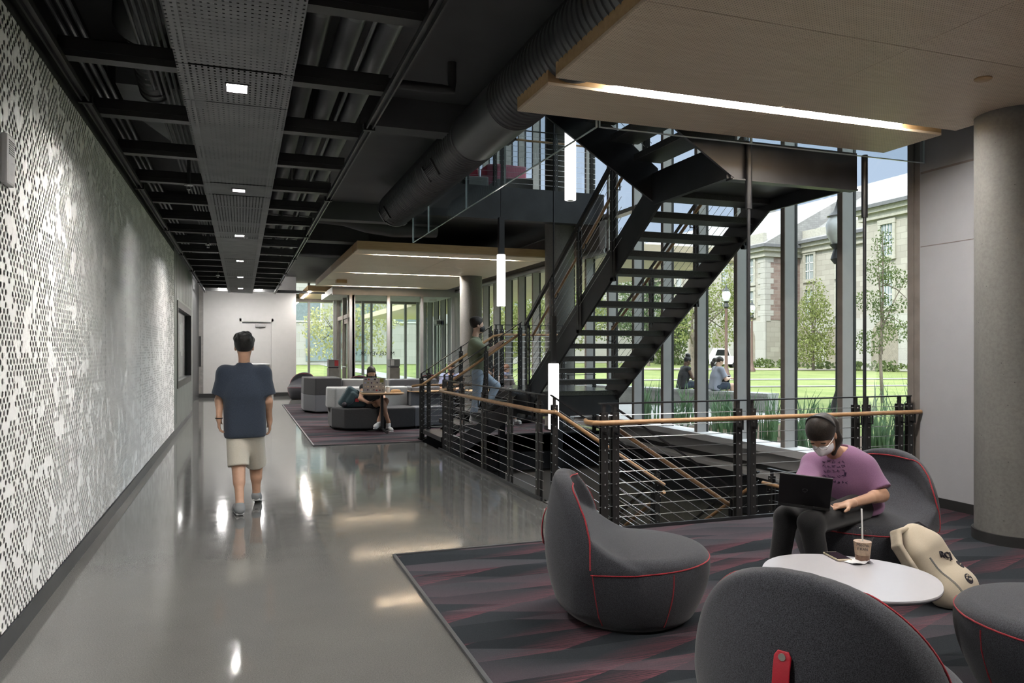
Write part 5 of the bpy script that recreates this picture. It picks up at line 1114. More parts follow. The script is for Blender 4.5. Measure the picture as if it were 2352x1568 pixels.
def person(label, J, hf, tf, skin, hair, vox=.009, sc=1., shirt=None, pants=None, shoes=None, mask=None, eyes=True, hands=None, sleeve=.75, hem=.10, loose=1., hairfn=None, shorts=None, tank=False, root=None, group=None, extra=None, puff=0.):
    J = {k: Vector(v) for k, v in J.items()}
    t = thing('person', label, 'person', root or (J['pelvis'].x, J['pelvis'].y, 0), 0, group)
    H = J['head']; hu = (H-J['neck']).normalized(); f, l, u, R = frame(hf, J.get('hu', hu))
    tu = (J['neck']-J['pelvis']).normalized(); ff, fl, fu, TR = frame(tf, tu); ff = (ff-tu*ff.dot(tu)).normalized(); _, fl, _, TR = frame(ff, tu)
    chest = J['pelvis'].lerp(J['neck'], .66); belly = J['pelvis'].lerp(J['neck'], .32)
    lo, hi = bounds(J.values(), .26); s = SDF(lo, hi, vox)
    def h(a, b, c): return H+f*a*sc+l*b*sc+u*c*sc
    # trunk and limbs
    s.ell(chest, (.105*sc, .148*sc, .17*sc), TR, .04); s.ell(belly, (.095*sc, .132*sc, .14*sc), TR, .05); s.ell(J['pelvis'], (.11*sc, .158*sc, .115*sc), TR, .05)
    s.cone(J['shL'], J['shR'], .058*sc, .058*sc, .05); s.cone(J['neck']-tu*.03, h(-.02, 0, -.075), .056*sc, .050*sc, .03)
    for q in 'LR':
        s.chain([J['sh'+q], J['el'+q], J['wr'+q]], [.050*sc, .040*sc, .026*sc], .03); m = J['el'+q].lerp(J['wr'+q], .25); s.cone(J['el'+q], m, .040*sc, .038*sc, .02)
        s.chain([J['hip'+q], J['kn'+q], J['an'+q]], [.086*sc, .054*sc, .036*sc], .04)
        kn, an = J['kn'+q], J['an'+q]; s.cone(kn.lerp(an, .18), kn.lerp(an, .42), .052*sc, .050*sc, .03)
        he, to = J['he'+q], J['to'+q]; s.cone(an, he, .034*sc, .030*sc, .02); s.cone(he, to, .032*sc, .024*sc, .02)
        if hands and q in hands: d, n, th, cu = hands[q]; hand(s, J['wr'+q], d, n, th, cu, sc)
        else:
            d = (J['wr'+q]-J['el'+q]).normalized(); n = (-fl if q == 'L' else fl); hand(s, J['wr'+q], d, n, ff, .35, sc)
    # head with a face
    s.ell(h(-.010, 0, .030), (.097*sc, .077*sc, .092*sc), R, .02); s.ell(h(.018, 0, -.030), (.074*sc, .063*sc, .088*sc), R, .03); s.ell(h(.050, 0, -.096), (.030*sc, .032*sc, .022*sc), R, .03)
    s.cone(h(.086, 0, .008), h(.106, 0, -.030), .009*sc, .014*sc, .012); s.cone(h(.074, .035, .024), h(.074, -.035, .024), .014*sc, .014*sc, .015); s.ell(h(.088, 0, -.060), (.010*sc, .024*sc, .010*sc), R, .01)
    for e in (-1, 1): s.ell(h(-.008, .080*e, -.008), (.020*sc, .010*sc, .032*sc), R, .006); s.cut_ell(h(.097, .032*e, .004), (.013*sc, .016*sc, .010*sc), R)
    if eyes == 'down':
        for e in (-1, 1): s.ell(h(.080, .032*e, .004), (.016*sc, .017*sc, .011*sc), R, .006)
    body = s.build('body', M[skin], t)
    if eyes == 'down':
        for e in (-1, 1): MB().tube([h(.0905-.006*abs(q)**2, .032*e+.014*q, -.003-.002*q*q+.002) for q in (-1, -.5, 0, .5, 1)], .0016, 5).build('eyelashes', M['ink'], t); MB().tube([h(.0945-.007*q*q, .034*e+.017*q*e, .026-.004*q*q) for q in (-1, -.5, 0, .5, 1)], .0028, 5).build('eyebrow', M[hair], t)
    elif eyes:
        for e in (-1, 1):
            o = MB().sphere(h(.082, .032*e, .003), .0115*sc, 10, 8).build('eye', M['white2'], t, smooth=True); MB().sphere(h(.0905, .032*e, .002), .0048*sc, 8, 6).build('iris', M['screen'], o, smooth=True)
    # hair
    hs = SDF(*bounds([H, J['neck']], .30), max(.006, vox*.8))
    if hairfn: hairfn(hs, h, R, sc, J)
    else:
        hs.ell(h(-.014, 0, .040), (.106*sc, .088*sc, .098*sc), R, 0); hs.cut_ell(h(.085, 0, -.045), (.085*sc, .12*sc, .105*sc), R); hs.plane(h(-.02, 0, -.065), u*-1)
    hs.build('hair', M[hair], t)
    if mask:
        ms = SDF(*bounds([H], .16), .006); ms.ell(h(.030, 0, -.050), (.080*sc, .068*sc, .066*sc), R, 0); ms.cone(h(.100, 0, -.012), h(.112, 0, -.055), .010*sc, .014*sc, .03)
        ms.plane(h(.028, 0, 0), f*-1); ms.plane(h(.06, 0, .004), (u+f*-.15)); m_ = ms.build('face_mask', M[mask], t)
        for e in (-1, 1): MB().tube([h(.040, .064*e, -.02), h(.015, .076*e, -.008), h(-.012, .084*e, .004)], .0022*sc, 5).build('mask_loop', M[mask], m_)
    lz = loose
    if shirt:
        g = SDF(*bounds([J[k] for k in ('neck', 'pelvis', 'shL', 'shR', 'elL', 'elR', 'hipL', 'hipR')], .24), vox)
        g.ell(chest, (.128*sc*lz, .172*sc*lz, .18*sc), TR, .03); g.cone(J['shL'], J['shR'], .072*sc, .072*sc, .05); g.cone(J['neck']-tu*.07, J['neck']-tu*.015, .085*sc, .068*sc, .04)
        hemp = J['pelvis']-tu*hem
        g.box((chest+hemp)/2-tu*.03, (.118*sc*lz, .172*sc*lz, (chest-hemp).length/2+.03), TR, .105*sc, .08)
        if not tank:
            for q in 'LR':
                e = J['sh'+q].lerp(J['el'+q], sleeve) if sleeve <= 1 else J['el'+q].lerp(J['wr'+q], sleeve-1)
                if sleeve > 1: g.cone(J['sh'+q], J['el'+q], .066*sc, .056*sc, .03); capcone(g, J['el'+q], e, .056*sc, .044*sc, .02)
                else: capcone(g, J['sh'+q], e, .068*sc*lz**.5, .080*sc*lz**.7, .05)
        g.cut_ell(J['neck']+tu*.050*sc+ff*.022*sc, (.072*sc, .076*sc, .078*sc), TR); g.plane(hemp, tu*-1)
        if extra: extra(g, J)
        o_ = g.build('shirt', M[shirt], t)
    if pants or shorts:
        g = SDF(*bounds([J[k] for k in J if k[:2] in ('hi', 'kn', 'an', 'pe')], .2), vox); g.ell(J['pelvis'], (.116*sc, .164*sc, .120*sc), TR, .04); g.plane(J['pelvis']+tu*.05, tu)
        g2 = g
        for q in 'LR':
            if shorts:
                e = J['hip'+q].lerp(J['kn'+q], shorts[1]); capcone(g, J['hip'+q], e, .100*sc, .098*sc*shorts[2], .05)
            else:
                g.cone(J['hip'+q], J['kn'+q], .096*sc, .072*sc, .05); capcone(g, J['kn'+q], J['kn'+q].lerp(J['an'+q], .94), .071*sc, .058*sc, .03)
        g.build('shorts' if shorts else 'trousers', M[shorts[0] if shorts else pants], t)
    if shoes:
        for q in 'LR':
            g = SDF(*bounds([J['he'+q], J['to'+q], J['an'+q]], .09), .006); he, to, an = J['he'+q], J['to'+q], J['an'+q]
            g.cone(he, to, .042*sc, .034*sc, .02); g.cone(he, an.lerp(he, .35), .043*sc, .045*sc, .02); g.cone(he.lerp(to, .6), to, .040*sc, .034*sc, .02)
            so = g.build('shoe', M[shoes], t); dr = (to-he).normalized(); w = dr.cross(V3(0, 0, 1)).normalized(); up = w.cross(dr)
            MB().obox((he+to)/2-up*.034*sc, dr*((to-he).length/2+.030*sc), w*.036*sc, up*.010*sc).build('sole', M['shoe'], so, bevel=.008)
    return t, (f, l, u, h)
# ---- the walker in the corridor
Y = 7.7
def w(x, y, yy=None): return on_y(x, y, Y if yy is None else yy)
J = dict(head=w(561, 797), neck=w(561, 836), pelvis=w(563, 985), shL=w(517, 857), shR=w(604, 857), elL=w(505, 918, 7.74), elR=w(615, 921, 7.68), wrL=w(503, 960, 7.6), wrR=w(619, 966, 7.76),
         hipL=w(545, 998), hipR=w(582, 998), knL=w(548, 1072, 7.62), knR=w(588, 1068, 7.85), anL=w(551, 1156, 7.42), anR=w(589, 1134, 7.86))
J.update(heL=V3(J['anL'].x, 7.40, .052), toL=V3(J['anL'].x-.03, 7.58, .045), heR=V3(J['anR'].x, 7.86, .085), toR=V3(J['anR'].x+.02, 8.03, .045))
def hair_short(hs, h, R, sc, J):
    hs.ell(h(-.016, 0, .044), (.108*sc, .092*sc, .104*sc), R, 0)
    r = random.Random(3)
    for i in range(40):
        a, b_ = r.uniform(-1.2, 1.2), r.uniform(-1.3, 1.3); hs.ell(h(-.016+.10*math.sin(b_)*math.cos(a), .085*math.sin(a), .044+.098*math.cos(a)*math.cos(b_)), (.018, .018, .018), None, .02)
    hs.cut_ell(h(.085, 0, -.045), (.085*sc, .12*sc, .105*sc), R); hs.plane(h(-.02, 0, -.062), (h(0, 0, -1)-h(0, 0, 0)))
tw, _ = person('person in a navy T-shirt and khaki shorts walking away down the corridor', J, (.05, 1, 0), (0, 1, 0), 'skin', 'hairblack', .008, 1.0, 'navy', None, 'shoegrey', None, False,
    hands=dict(L=((0, .2, -1), (1, .0, 0), (0, 1, -.2), .5), R=((.05, .1, -1), (-1, 0, 0), (0, 1, -.2), .55)), sleeve=.80, hem=.075, loose=1.12, hairfn=hair_short, shorts=('khaki', .98, 1.0))
o = MB().tube([J['wrL']+V3(.031*math.cos(a), .031*math.sin(a), .0) for a in np.linspace(0, 2*PI, 17)[:-1]], .005, 6, closed=True).build('wristwatch', M['blackmetal'], tw, smooth=True)
# ---- the climber on the short steps
Y = 11.72
J = dict(head=w(1097, 748), neck=w(1090, 774), pelvis=w(1099, 852), shR=w(1088, 788, 11.56), shL=w(1094, 787, 11.92), elR=w(1121, 808, 11.44), wrR=w(1148, 788, 11.40), elL=w(1090, 830, 11.98), wrL=w(1112, 848, 11.95),
         hipR=w(1097, 858, 11.62), hipL=w(1102, 857, 11.82), knR=w(1096, 908, 11.62), anR=w(1087, 952, 11.60), knL=w(1139, 886, 11.84), anL=w(1122, 926, 11.80))
J.update(heR=V3(J['anR'].x-.02, 11.60, .41), toR=V3(J['anR'].x+.17, 11.58, .405), heL=V3(J['anL'].x-.02, 11.80, .59), toL=V3(J['anL'].x+.17, 11.78, .585))
def hair_top(hs, h, R, sc, J):
    hs.ell(h(-.018, 0, .046), (.106*sc, .090*sc, .104*sc), R, 0); hs.ell(h(-.06, 0, .09), (.07, .07, .055), R, .04); hs.ell(h(.02, 0, .11), (.06, .06, .035), R, .03)
    hs.cut_ell(h(.085, 0, -.045), (.085*sc, .12*sc, .11*sc), R); hs.plane(h(-.02, 0, -.075), (h(0, 0, -1)-h(0, 0, 0)))
rd = (w(1196, 768, 11.4)-w(1045, 868, 11.4)).normalized()
person('person in an olive T-shirt, pale jeans and a dark mask climbing the short steps', J, (1, -.12, 0), (1, -.05, 0), 'skinpale', 'hairbrown', .009, 1.0, 'olive', 'denim', 'shoe', 'maskb', True,
    hands=dict(R=(rd, (0, 0, -1), (0, 1, .1), .55)), sleeve=.98, hem=.06, loose=1.02, hairfn=hair_top)
# ---- seated figures
def seated(label, x, y, zs, hd, skin, hair, sc=1., lean=.12, reach=.30, hz=.22, foot=None, vox=.010, look=None, knee=.44, **k):
    f = V3(math.cos(hd), math.sin(hd), 0); l = V3(-f.y, f.x, 0); P = V3(x, y, zs+.10*sc)
    def p(a, b_, c): return P+f*a*sc+l*b_*sc+V3(0, 0, c*sc)
    fz = (0.05 if foot is None else foot)
    J = dict(pelvis=p(0, 0, 0), neck=p(lean, 0, .49), head=p(lean+.05, 0, .64), shL=p(lean, .17, .44), shR=p(lean, -.17, .44), elL=p(lean+.10, .23, .19), elR=p(lean+.10, -.23, .19), wrL=p(lean+reach, .10, hz), wrR=p(lean+reach, -.10, hz),
             hipL=p(.03, .09, 0), hipR=p(.03, -.09, 0), knL=p(knee, .11, .03), knR=p(knee, -.11, .03))
    for q, e in (('L', .11), ('R', -.11)):
        a = p(knee-.02, e, 0); J['an'+q] = V3(a.x, a.y, fz+.06); J['he'+q] = V3(a.x, a.y, fz)-f*.02; J['to'+q] = V3(a.x, a.y, fz)+f*.15
    lk = f+V3(0, 0, -.45) if look is None else Vector(look)
    J['hu'] = V3(0, 0, 1)+f*.35
    hu = J.pop('hu')
    return person(label, J, lk, f, skin, hair, vox, sc, hands=dict(L=(f-l*.35+V3(0, 0, -.1), (0, 0, -1), -l, .4), R=(f+l*.35+V3(0, 0, -.1), (0, 0, -1), l, .4)), root=(x, y, max(0, zs-.45)), **k)
def hair_long(hs, h, R, sc, J):
    hs.ell(h(-.016, 0, .040), (.106*sc, .088*sc, .100*sc), R, 0); hs.cone(h(-.04, .06, 0), h(-.02, .085, -.24), .045, .035, .03); hs.cone(h(-.04, -.06, 0), h(-.02, -.085, -.24), .045, .035, .03); hs.cone(h(-.06, 0, 0), h(-.06, 0, -.22), .05, .05, .03)
    hs.cut_ell(h(.10, 0, -.05), (.095*sc, .072*sc, .125*sc), R)
def hair_braids(hs, h, R, sc, J):
    hs.ell(h(-.016, 0, .040), (.104*sc, .086*sc, .098*sc), R, 0); hs.cut_ell(h(.085, 0, -.045), (.085*sc, .12*sc, .108*sc), R); hs.plane(h(-.02, 0, -.075), (h(0, 0, -1)-h(0, 0, 0)))
    for e in (-1, 1):
        for i in range(7): hs.ell(h(.01+.006*i, (.078+.004*i)*e, -.03-.034*i), (.021, .020, .024), R, .006)
def hair_bun(hs, h, R, sc, J):
    hs.ell(h(-.016, 0, .040), (.104*sc, .086*sc, .098*sc), R, 0); hs.ell(h(-.05, 0, .15), (.075, .07, .06), R, .03); hs.cut_ell(h(.085, 0, -.045), (.085*sc, .12*sc, .108*sc), R); hs.plane(h(-.02, 0, -.075), (h(0, 0, -1)-h(0, 0, 0)))
def hair_pony(hs, h, R, sc, J):
    hs.ell(h(-.016, 0, .040), (.104*sc, .086*sc, .098*sc), R, 0); hs.cut_ell(h(.085, 0, -.045), (.085*sc, .12*sc, .108*sc), R); hs.plane(h(-.02, 0, -.075), (h(0, 0, -1)-h(0, 0, 0))); hs.chain([h(-.09, 0, .03), h(-.15, 0, -.02), h(-.17, 0, -.12), h(-.15, 0, -.22)], [.04, .055, .05, .02], .03)
def hair_curly(hs, h, R, sc, J):
    r = random.Random(5); hs.ell(h(-.016, 0, .045), (.108*sc, .092*sc, .102*sc), R, 0)
    for i in range(90):
        v = Vector((r.gauss(0, 1), r.gauss(0, 1), r.gauss(.4, 1))).normalized(); hs.ell(h(-.016+.105*v.x, .092*v.y, .045+.10*v.z), (.024,)*3, None, .01)
    hs.cut_ell(h(.10, 0, -.05), (.085*sc, .10*sc, .105*sc), R); hs.plane(h(-.02, 0, -.08), (h(0, 0, -1)-h(0, 0, 0)))
HD = -PI/2
# person with braids at the pedestal table: built joint by joint so that the crossed legs read
Y = 14.45
J = dict(head=w(853, 857, 14.42), neck=w(853, 881, 14.52), pelvis=w(857, 934, 14.62), shR=w(834, 890, 14.52), shL=w(872, 890, 14.52), elR=w(828, 915, 14.40), elL=w(880, 914, 14.40), wrR=w(846, 924, 14.22), wrL=w(868, 922, 14.20),
         hipR=w(848, 936, 14.55), hipL=w(866, 936, 14.55), knR=w(876, 921, 14.10), knL=w(886, 921, 14.20), anR=w(892, 968, 14.18), anL=w(870, 966, 14.15))
J.update(heR=w(892, 975, 14.20), toR=w(899, 984, 14.02), heL=w(873, 971, 14.18), toL=w(862, 979, 14.00))
J['heR'].z = .05; J['toR'].z = .045
tb, hb = person('person with dark braids and a black mask at the stickered laptop', J, (-.05, -1, -.5), (0, -1, 0), 'skin', 'hairbrown', .008, 1.0, 'tank', None, 'shoe', 'maskb', 'down',
    hands=dict(R=((.9, -.4, 0), (0, -.5, -1), (0, -.5, .6), .6), L=((-.9, -.4, 0), (0, -.5, -1), (0, -.5, .6), .6)), hairfn=hair_braids, shorts=('tank', .55, 1.0), tank=True, loose=.95, hem=.06)
q = on_y(1035, 842, 15.55); seated('person in a periwinkle T-shirt and dark mask sitting behind the rails', q.x, q.y+.05, q.z-.74, HD-.1, 'skin', 'hairblack', .98, lean=.14, shirt='bluetee', pants='blackden', shoes='shoe', mask='maskb', sleeve=.8)
q = on_y(1124, 846, 15.3); seated('person with long dark hair and a white mask at the far table', q.x, q.y+.05, q.z-.72, HD+.2, 'skinpale', 'hairbrown', .94, shirt='greyhood', pants='blackden', shoes='shoe', mask='maskw', sleeve=1.8, hairfn=hair_long)
q = on_y(1150, 850, 14.95); seated('person with auburn hair and a blue mask leaning over the far table', q.x, q.y+.10, q.z-.70, HD+.35, 'skinpale', 'hairauburn', .95, lean=.18, reach=.36, shirt='greyhood', pants='blackden', shoes='shoe', mask='maskblue', sleeve=1.85, hairfn=hair_long)
q = on_y(1231, 852, 15.0); seated('person with curly light brown hair showing behind the stair landing', q.x, q.y, q.z-.72, HD+1.1, 'skinpale', 'hairauburn', .95, shirt='greytee', pants='denim', shoes='shoe', hairfn=hair_curly)
for nm, xx, yy in (('left', 1035, 15.6), ('middle', 1124, 15.35), ('right', 1150, 15.05), ('far right', 1231, 15.0)):
    q = on_y(xx, 850, yy); t = thing('stool', 'plain grey stool under the %s person at the far tables' % nm, 'stool', (q.x, q.y, 0)); MB().lathe([(.20, .36), (.21, .42)], (q.x, q.y, 0), 20).build('seat', M['sofamid'], t); MB().cyl((q.x, q.y, .01), (q.x, q.y, .36), .14, 16, .17).build('base', M['sofadark'], t)
# two people on the seat wall outside
def on_wall(px, k): return A.lerp(B, k)+nv*.27
cand = [(k, (lambda v: CX+FPX*(v.dot(_R))/(v.dot(_F)))(A.lerp(B, k)+nv*.27)) for k in np.linspace(0, 1, 101)]
for px, lb, sk, hr, hf_, sh, pn, hfn in ((1570, 'person with a high dark bun and a dark vest sitting on the seat wall outside', 'skindark', 'hairblack', None, 'greytee', 'navy', hair_bun), (1645, 'person with a brown ponytail and grey T-shirt on the seat wall outside', 'skinpale', 'hairbrown', None, 'greytee', 'navy', hair_pony)):
    k = min(cand, key=lambda c: abs(c[1]-px))[0]; q = A.lerp(B, k)+nv*.22
    seated(lb, q.x, q.y, .475, math.atan2(-.12, 1), sk, hr, 1.02, lean=.10, shirt=sh if hfn is hair_pony else 'tank', shorts=(pn, .8, .95), shoes='shoe', hairfn=hfn, tank=hfn is hair_bun, sleeve=.8, loose=1.05, foot=.03)
    if hfn is hair_pony: WQ = q
# person whose legs show on the upper floor
seated('person in dark trousers sitting on the upper floor behind the smoke curtain', 4.02, 14.35, 4.445+.45, HD-.2, 'skinpale', 'hairbrown', 1.0, shirt='greytee', pants='blackden', shoes='shoegrey', foot=4.50, vox=.014, eyes=False)
# ---- the person with the laptop in the near lounge
def d_(x, y, d): return on_d(x, y, d)
J = dict(head=d_(1888, 1000, 4.84), neck=d_(1926, 1044, 5.02), pelvis=d_(1958, 1152, 5.02), shR=d_(1868, 1066, 5.12), shL=d_(1985, 1074, 4.94), elR=d_(1846, 1124, 4.90), elL=d_(2024, 1136, 4.84), wrR=d_(1868, 1148, 4.66), wrL=d_(1952, 1157, 4.58),
         hipR=d_(1925, 1158, 5.08), hipL=d_(1972, 1165, 4.92), knR=d_(1806, 1188, 4.72), knL=d_(1862, 1202, 4.42), anR=d_(1782, 1338, 4.62), anL=d_(1893, 1352, 4.42))
for q in 'RL':
    a = J['an'+q]; a.z = .10; J['he'+q] = V3(a.x+.02, a.y+.02, .05); J['to'+q] = V3(a.x-.08, a.y-.12, .045)
J['hu'] = V3(0, 0, 1)-_R*.45-_F*.55
def hair_near(hs, h, R, sc, J):
    hs.ell(h(-.014, 0, .042), (.106, .089, .100), R, 0); hs.cone(h(-.08, 0, .04), h(-.10, 0, .03), .05, .05, .03)
    hs.cut_ell(h(.098, 0, -.058), (.088, .125, .100), R); hs.cut_ell(h(.03, 0, -.12), (.12, .13, .07), R)
    a = h(-.105, 0, .04); b_ = a+V3(.045, -.01, -.03); c = b_+V3(.035, 0, -.10); e = c+V3(-.01, 0, -.09); hs.chain([a, b_, c, e], [.038, .046, .042, .016], .03)
hu = J.pop('hu')
tn, (nf, nl, nu, nh) = person('person in a purple T-shirt and white mask typing on a laptop', J, _R*-.50+_F*-.62+V3(0, 0, -.72), _R*-.55+_F*-.80, 'skin', 'hairbrown', .0055, .98, 'mauve', 'blackden', 'shoe', 'maskw', 'down',
    hands=dict(L=(_R*-.95+_F*-.12+V3(0, 0, -.12), (0, 0, -1), _F*-.7+_R*-.2, .40), R=(_R*.35+_F*-.7+V3(0, 0, -.12), (0, 0, -1), _R*.9, .35)), sleeve=.86, hem=.08, loose=1.10, hairfn=hair_near)
# headband and glasses
hbp = [nh(-.034+.0*math.cos(a), .092*math.cos(a), .042+.106*math.sin(a)) for a in np.linspace(.05, PI-.05, 25)]
mb_ = MB(); mb_.tube(hbp, .006, 8); mb_.build('headband', M['pipe'], tn, smooth=True)
gl = MB()
for e in (-1, 1):
    gl.tube([nh(.108, .032*e+.026*math.cos(a), .002+.020*math.sin(a)) for a in np.linspace(0, 2*PI, 17)[:-1]], .0013, 5, closed=True); gl.tube([nh(.106, .058*e, .006), nh(.05, .078*e, .008), nh(-.01, .083*e, .004)], .0013, 5)
gl.tube([nh(.109, -.007, .006), nh(.111, 0, .009), nh(.109, .007, .006)], .0013, 5); gl.build('glasses', M['rivet'], tn)
# ================================================================ SMALL THINGS
def laptop(label, BL, BR, TL, base_dir, hlid, dbase, lidm, group=None, name='laptop'):
    BL, BR, TL = Vector(BL), Vector(BR), Vector(TL); e = (BR-BL); Wd = e.length; e.normalize(); v = TL-BL; v = (v-e*v.dot(e)).normalized(); n = e.cross(v).normalized()
    bd = Vector(base_dir); bd = (bd-e*bd.dot(e)).normalized(); bn = e.cross(bd).normalized()
    if bn.z < 0: bn = -bn
    t = thing(name, label, 'laptop', (BL+BR)/2)
    lid = MB().obox((BL+BR)/2+v*hlid/2, e*Wd/2, v*hlid/2, n*.004).build('lid', lidm, t, bevel=.003)
    base = MB().obox((BL+BR)/2+bd*dbase/2-bn*.010, e*Wd/2, bd*dbase/2, bn*.009).build('base', lidm if lidm is M['lapblack'] else M['mull'], t, bevel=.003)
    MB().obox((BL+BR)/2+bd*dbase*.38-bn*.0005, e*Wd*.44, bd*dbase*.24, bn*.0012).build('keyboard', M['screen'], base)
    side = 1 if n.dot(bd) > 0 else -1
    MB().obox((BL+BR)/2+v*hlid/2+n*side*.0045, e*Wd*.47, v*hlid*.45, n*.0008).build('screen', M['screen'], lid)
    return t, lid, e, v, -n*side
LP = laptop('open black laptop on the lap of the person in purple', d_(1787, 1152, 4.50), d_(1906, 1167, 4.40), d_(1757, 1083, 4.40), _F*.9+_R*.55, .238, .235, M['lapblack'])
_, lid, e, v, n = LP
c = (d_(1787, 1152, 4.50)+d_(1906, 1167, 4.40))/2+v*.125+n*.0046
m = MB()
for k in range(3):
    a0 = k*2.1; pts = [c+e*(.010+.006*s)*math.cos(a0+3*s)+v*(.010+.006*s)*math.sin(a0+3*s) for s in np.linspace(0, 1, 9)]; m.tube(pts, .0016, 5)
m.build('emblem', M['pipe'], lid)
# phone, drink, napkin on the table
p = on_z(1923, 1280, TZ); t = thing('smartphone', 'smartphone in a champagne case lying on the white coffee table', 'phone', p)
ax = Vector((_R.x, _R.y, 0)); ay = Vector((_F.x, _F.y, 0)); ax, ay = ax*.97+ay*.10, ay*.97-ax*.10
MB().obox(p+Vector((0, 0, .006)), ax*.039, ay*.078, (0, 0, .005)).build('case', M['gold'], t, bevel=.004); MB().obox(p+Vector((0, 0, .0115)), ax*.035, ay*.066, (0, 0, .0008)).build('screen', M['screen'], t)
p = on_z(1981, 1287, TZ); t = thing('iced_drink', 'iced coffee in a clear domed cup with a straw on the white table', 'drink', p)
pl = lambda prof: [(r, p.z+z) for r, z in prof]
MB().lathe(pl([(.034, .001), (.0365, .02), (.046, .118), (.048, .122)]), (p.x, p.y, 0), 28, False).build('cup', M['plastic'], t, smooth=True)
MB().lathe(pl([(.033, .002), (.0355, .032)]), (p.x, p.y, 0), 24).build('sediment', M['coffeed'], t, smooth=True); MB().lathe(pl([(.0356, .0325), (.0425, .098)]), (p.x, p.y, 0), 24).build('coffee', M['coffee'], t, smooth=True)
MB().lathe(pl([(.050, .120), (.051, .126), (.047, .130), (.044, .150), (.033, .166), (.012, .173)]), (p.x, p.y, 0), 28, False).build('dome_lid', M['plastic'], t, smooth=True)
MB().cyl(p+Vector((.004, 0, .01)), p+Vector((-.006, .0, .262)), .0042, 10).build('straw', M['straw'], t, smooth=True)
RC = Matrix.Rotation(-math.atan2(p.x, p.y), 3, 'Z') @ ROTX
dirc = Vector((-p.x, -p.y, 0)).normalized()
text('Mocha', 'handwriting', M['ink'], .021, p+dirc*.0455+Vector((0, 0, .082)), RC, False, t, .0004); text('E KAN', 'handwriting', M['ink'], .017, p+dirc*.0435+Vector((0, 0, .062)), RC, False, t, .0004)
p = p+Vector((-.05, -.015, 0)); m = MB(); r_ = random.Random(2)
G = [[p+Vector((.028*i, .026*j, .002+abs(r_.gauss(0, .006)))) for j in range(-2, 3)] for i in range(-2, 3)]
m.add([q for row in G for q in row], [(5*i+j, 5*i+j+1, 5*i+j+6, 5*i+j+5) for i in range(4) for j in range(4)]); o = m.build('napkin', M['white2'], smooth=True); tag(o, 'crumpled paper napkin under the iced coffee', 'napkin')
# cream backpack leaning beside the chair
b0 = on_z(2168, 1388); b0 = Vector((b0.x, b0.y, 0)); Ln = (-_R*.42+_F*.25+V3(0, 0, .80)).normalized(); Wn = (_R*.80+_F*.55+V3(0, 0, .30)); Wn = (Wn-Ln*Wn.dot(Ln)).normalized(); Dn = Ln.cross(Wn).normalized()
if Dn.dot(_F) > 0: Dn = -Dn
RB = [[Wn[i], Dn[i], Ln[i]] for i in range(3)]
c0 = b0+V3(0, 0, .115)+_R*.02
t = thing('backpack', 'cream canvas backpack with black badges leaning on the floor by the chair', 'backpack', b0)
s = SDF(*bounds([c0, c0+Ln*.4], .34), .007)
s.box(c0+Ln*.10, (.150, .075, .20), RB, .07, 0); s.ell(c0+Ln*.30-Dn*.01, (.105, .06, .10), RB, .08); s.ell(c0-Ln*.02+Dn*.05, (.145, .085, .12), RB, .06); s.ell(c0+Wn*.06-Ln*.05, (.13, .10, .09), RB, .05); s.plane((0, 0, .010), (0, 0, -1))
s.build('bag', M['canvas'], t); 
def bp(a, b_, c): return c0+Wn*a+Dn*b_+Ln*c
dep = bpy.context.evaluated_depsgraph_get()
from mathutils.bvhtree import BVHTree
def bvh_of(o): return BVHTree.FromPolygons([o.matrix_world @ v.co if False else v.co.copy() for v in o.data.vertices], [tuple(p.vertices) for p in o.data.polygons])
bb = bvh_of([o for o in t.children if o.name.startswith('bag')][0])
def onbag(a, c):
    h = bb.ray_cast(bp(a, .5, c), -Dn); return (h[0], h[1]) if h[0] else (bp(a, .08, c), Dn)
def patch(a, c, w_, hh, nm, mat, seg=4):
    m = MB(); ring = []
    for k in range(seg):
        an = 2*PI*(k+.5)/seg; q, nn = onbag(a+w_*math.cos(an), c+hh*math.sin(an)); ring.append((q, nn))
    m.rings([[q+nn*.0006 for q, nn in ring], [q+nn*.004 for q, nn in ring]]); return m.build(nm, mat, t)
g1 = patch(.03, .00, .030, .030, 'paw_badge', M['ink'], 12)
def pts_on(m, a, c, r): q, nn = onbag(a, c); m.sphere(q+nn*.0046, r, 8, 6, (1, 1, 1))
m = MB(); pts_on(m, .03, -.006, .009)
for k in range(4): pts_on(m, .03+.018*math.cos(PI*(.15+.233*k)), .002+.017*math.sin(PI*(.15+.233*k)), .005)
m.build('paw_mark', M['canvas'], g1)
for a, c, w_, hh, sg, nm in ((.085, .075, .018, .024, 12, 'round_badge'), (.055, -.115, .036, .026, 4, 'square_badge'), (.105, -.105, .017, .019, 12, 'round_badge'), (.135, -.085, .016, .021, 12, 'round_badge')):
    g1 = patch(a, c, w_, hh, nm, M['ink'], sg); m = MB()
    for dx in (-.007, .007): pts_on(m, a+dx, c, .0035)
    m.build('badge_mark', M['canvas'], g1)
q, nn = onbag(.02, .145); RT = Matrix((Wn*.80-Ln*.60, Wn*.60+Ln*.80, nn)).transposed(); x_ = (Wn*.85-Ln*.5); x_ = (x_-nn*x_.dot(nn)).normalized(); y_ = nn.cross(x_)
text('RCJ', 'printed_letters', M['ink'], .055, q+nn*.012, Matrix((x_, y_, nn)).transposed(), False, t, .006)
s = SDF(*bounds([bp(-.06, -.03, .36), bp(-.22, 0, .2), bp(-.13, 0, -.03)], .08), .006); pts = [bp(-.04, -.02, .385), bp(-.10, -.03, .395), bp(-.17, -.02, .33), bp(-.195, .0, .22), bp(-.185, .0, .10), bp(-.14, .02, -.01)]
for a_, b_ in zip(pts, pts[1:]):
    for o_ in (-.022, 0, .022): s.cone(a_+Dn*o_, b_+Dn*o_, .017, .017, .006)
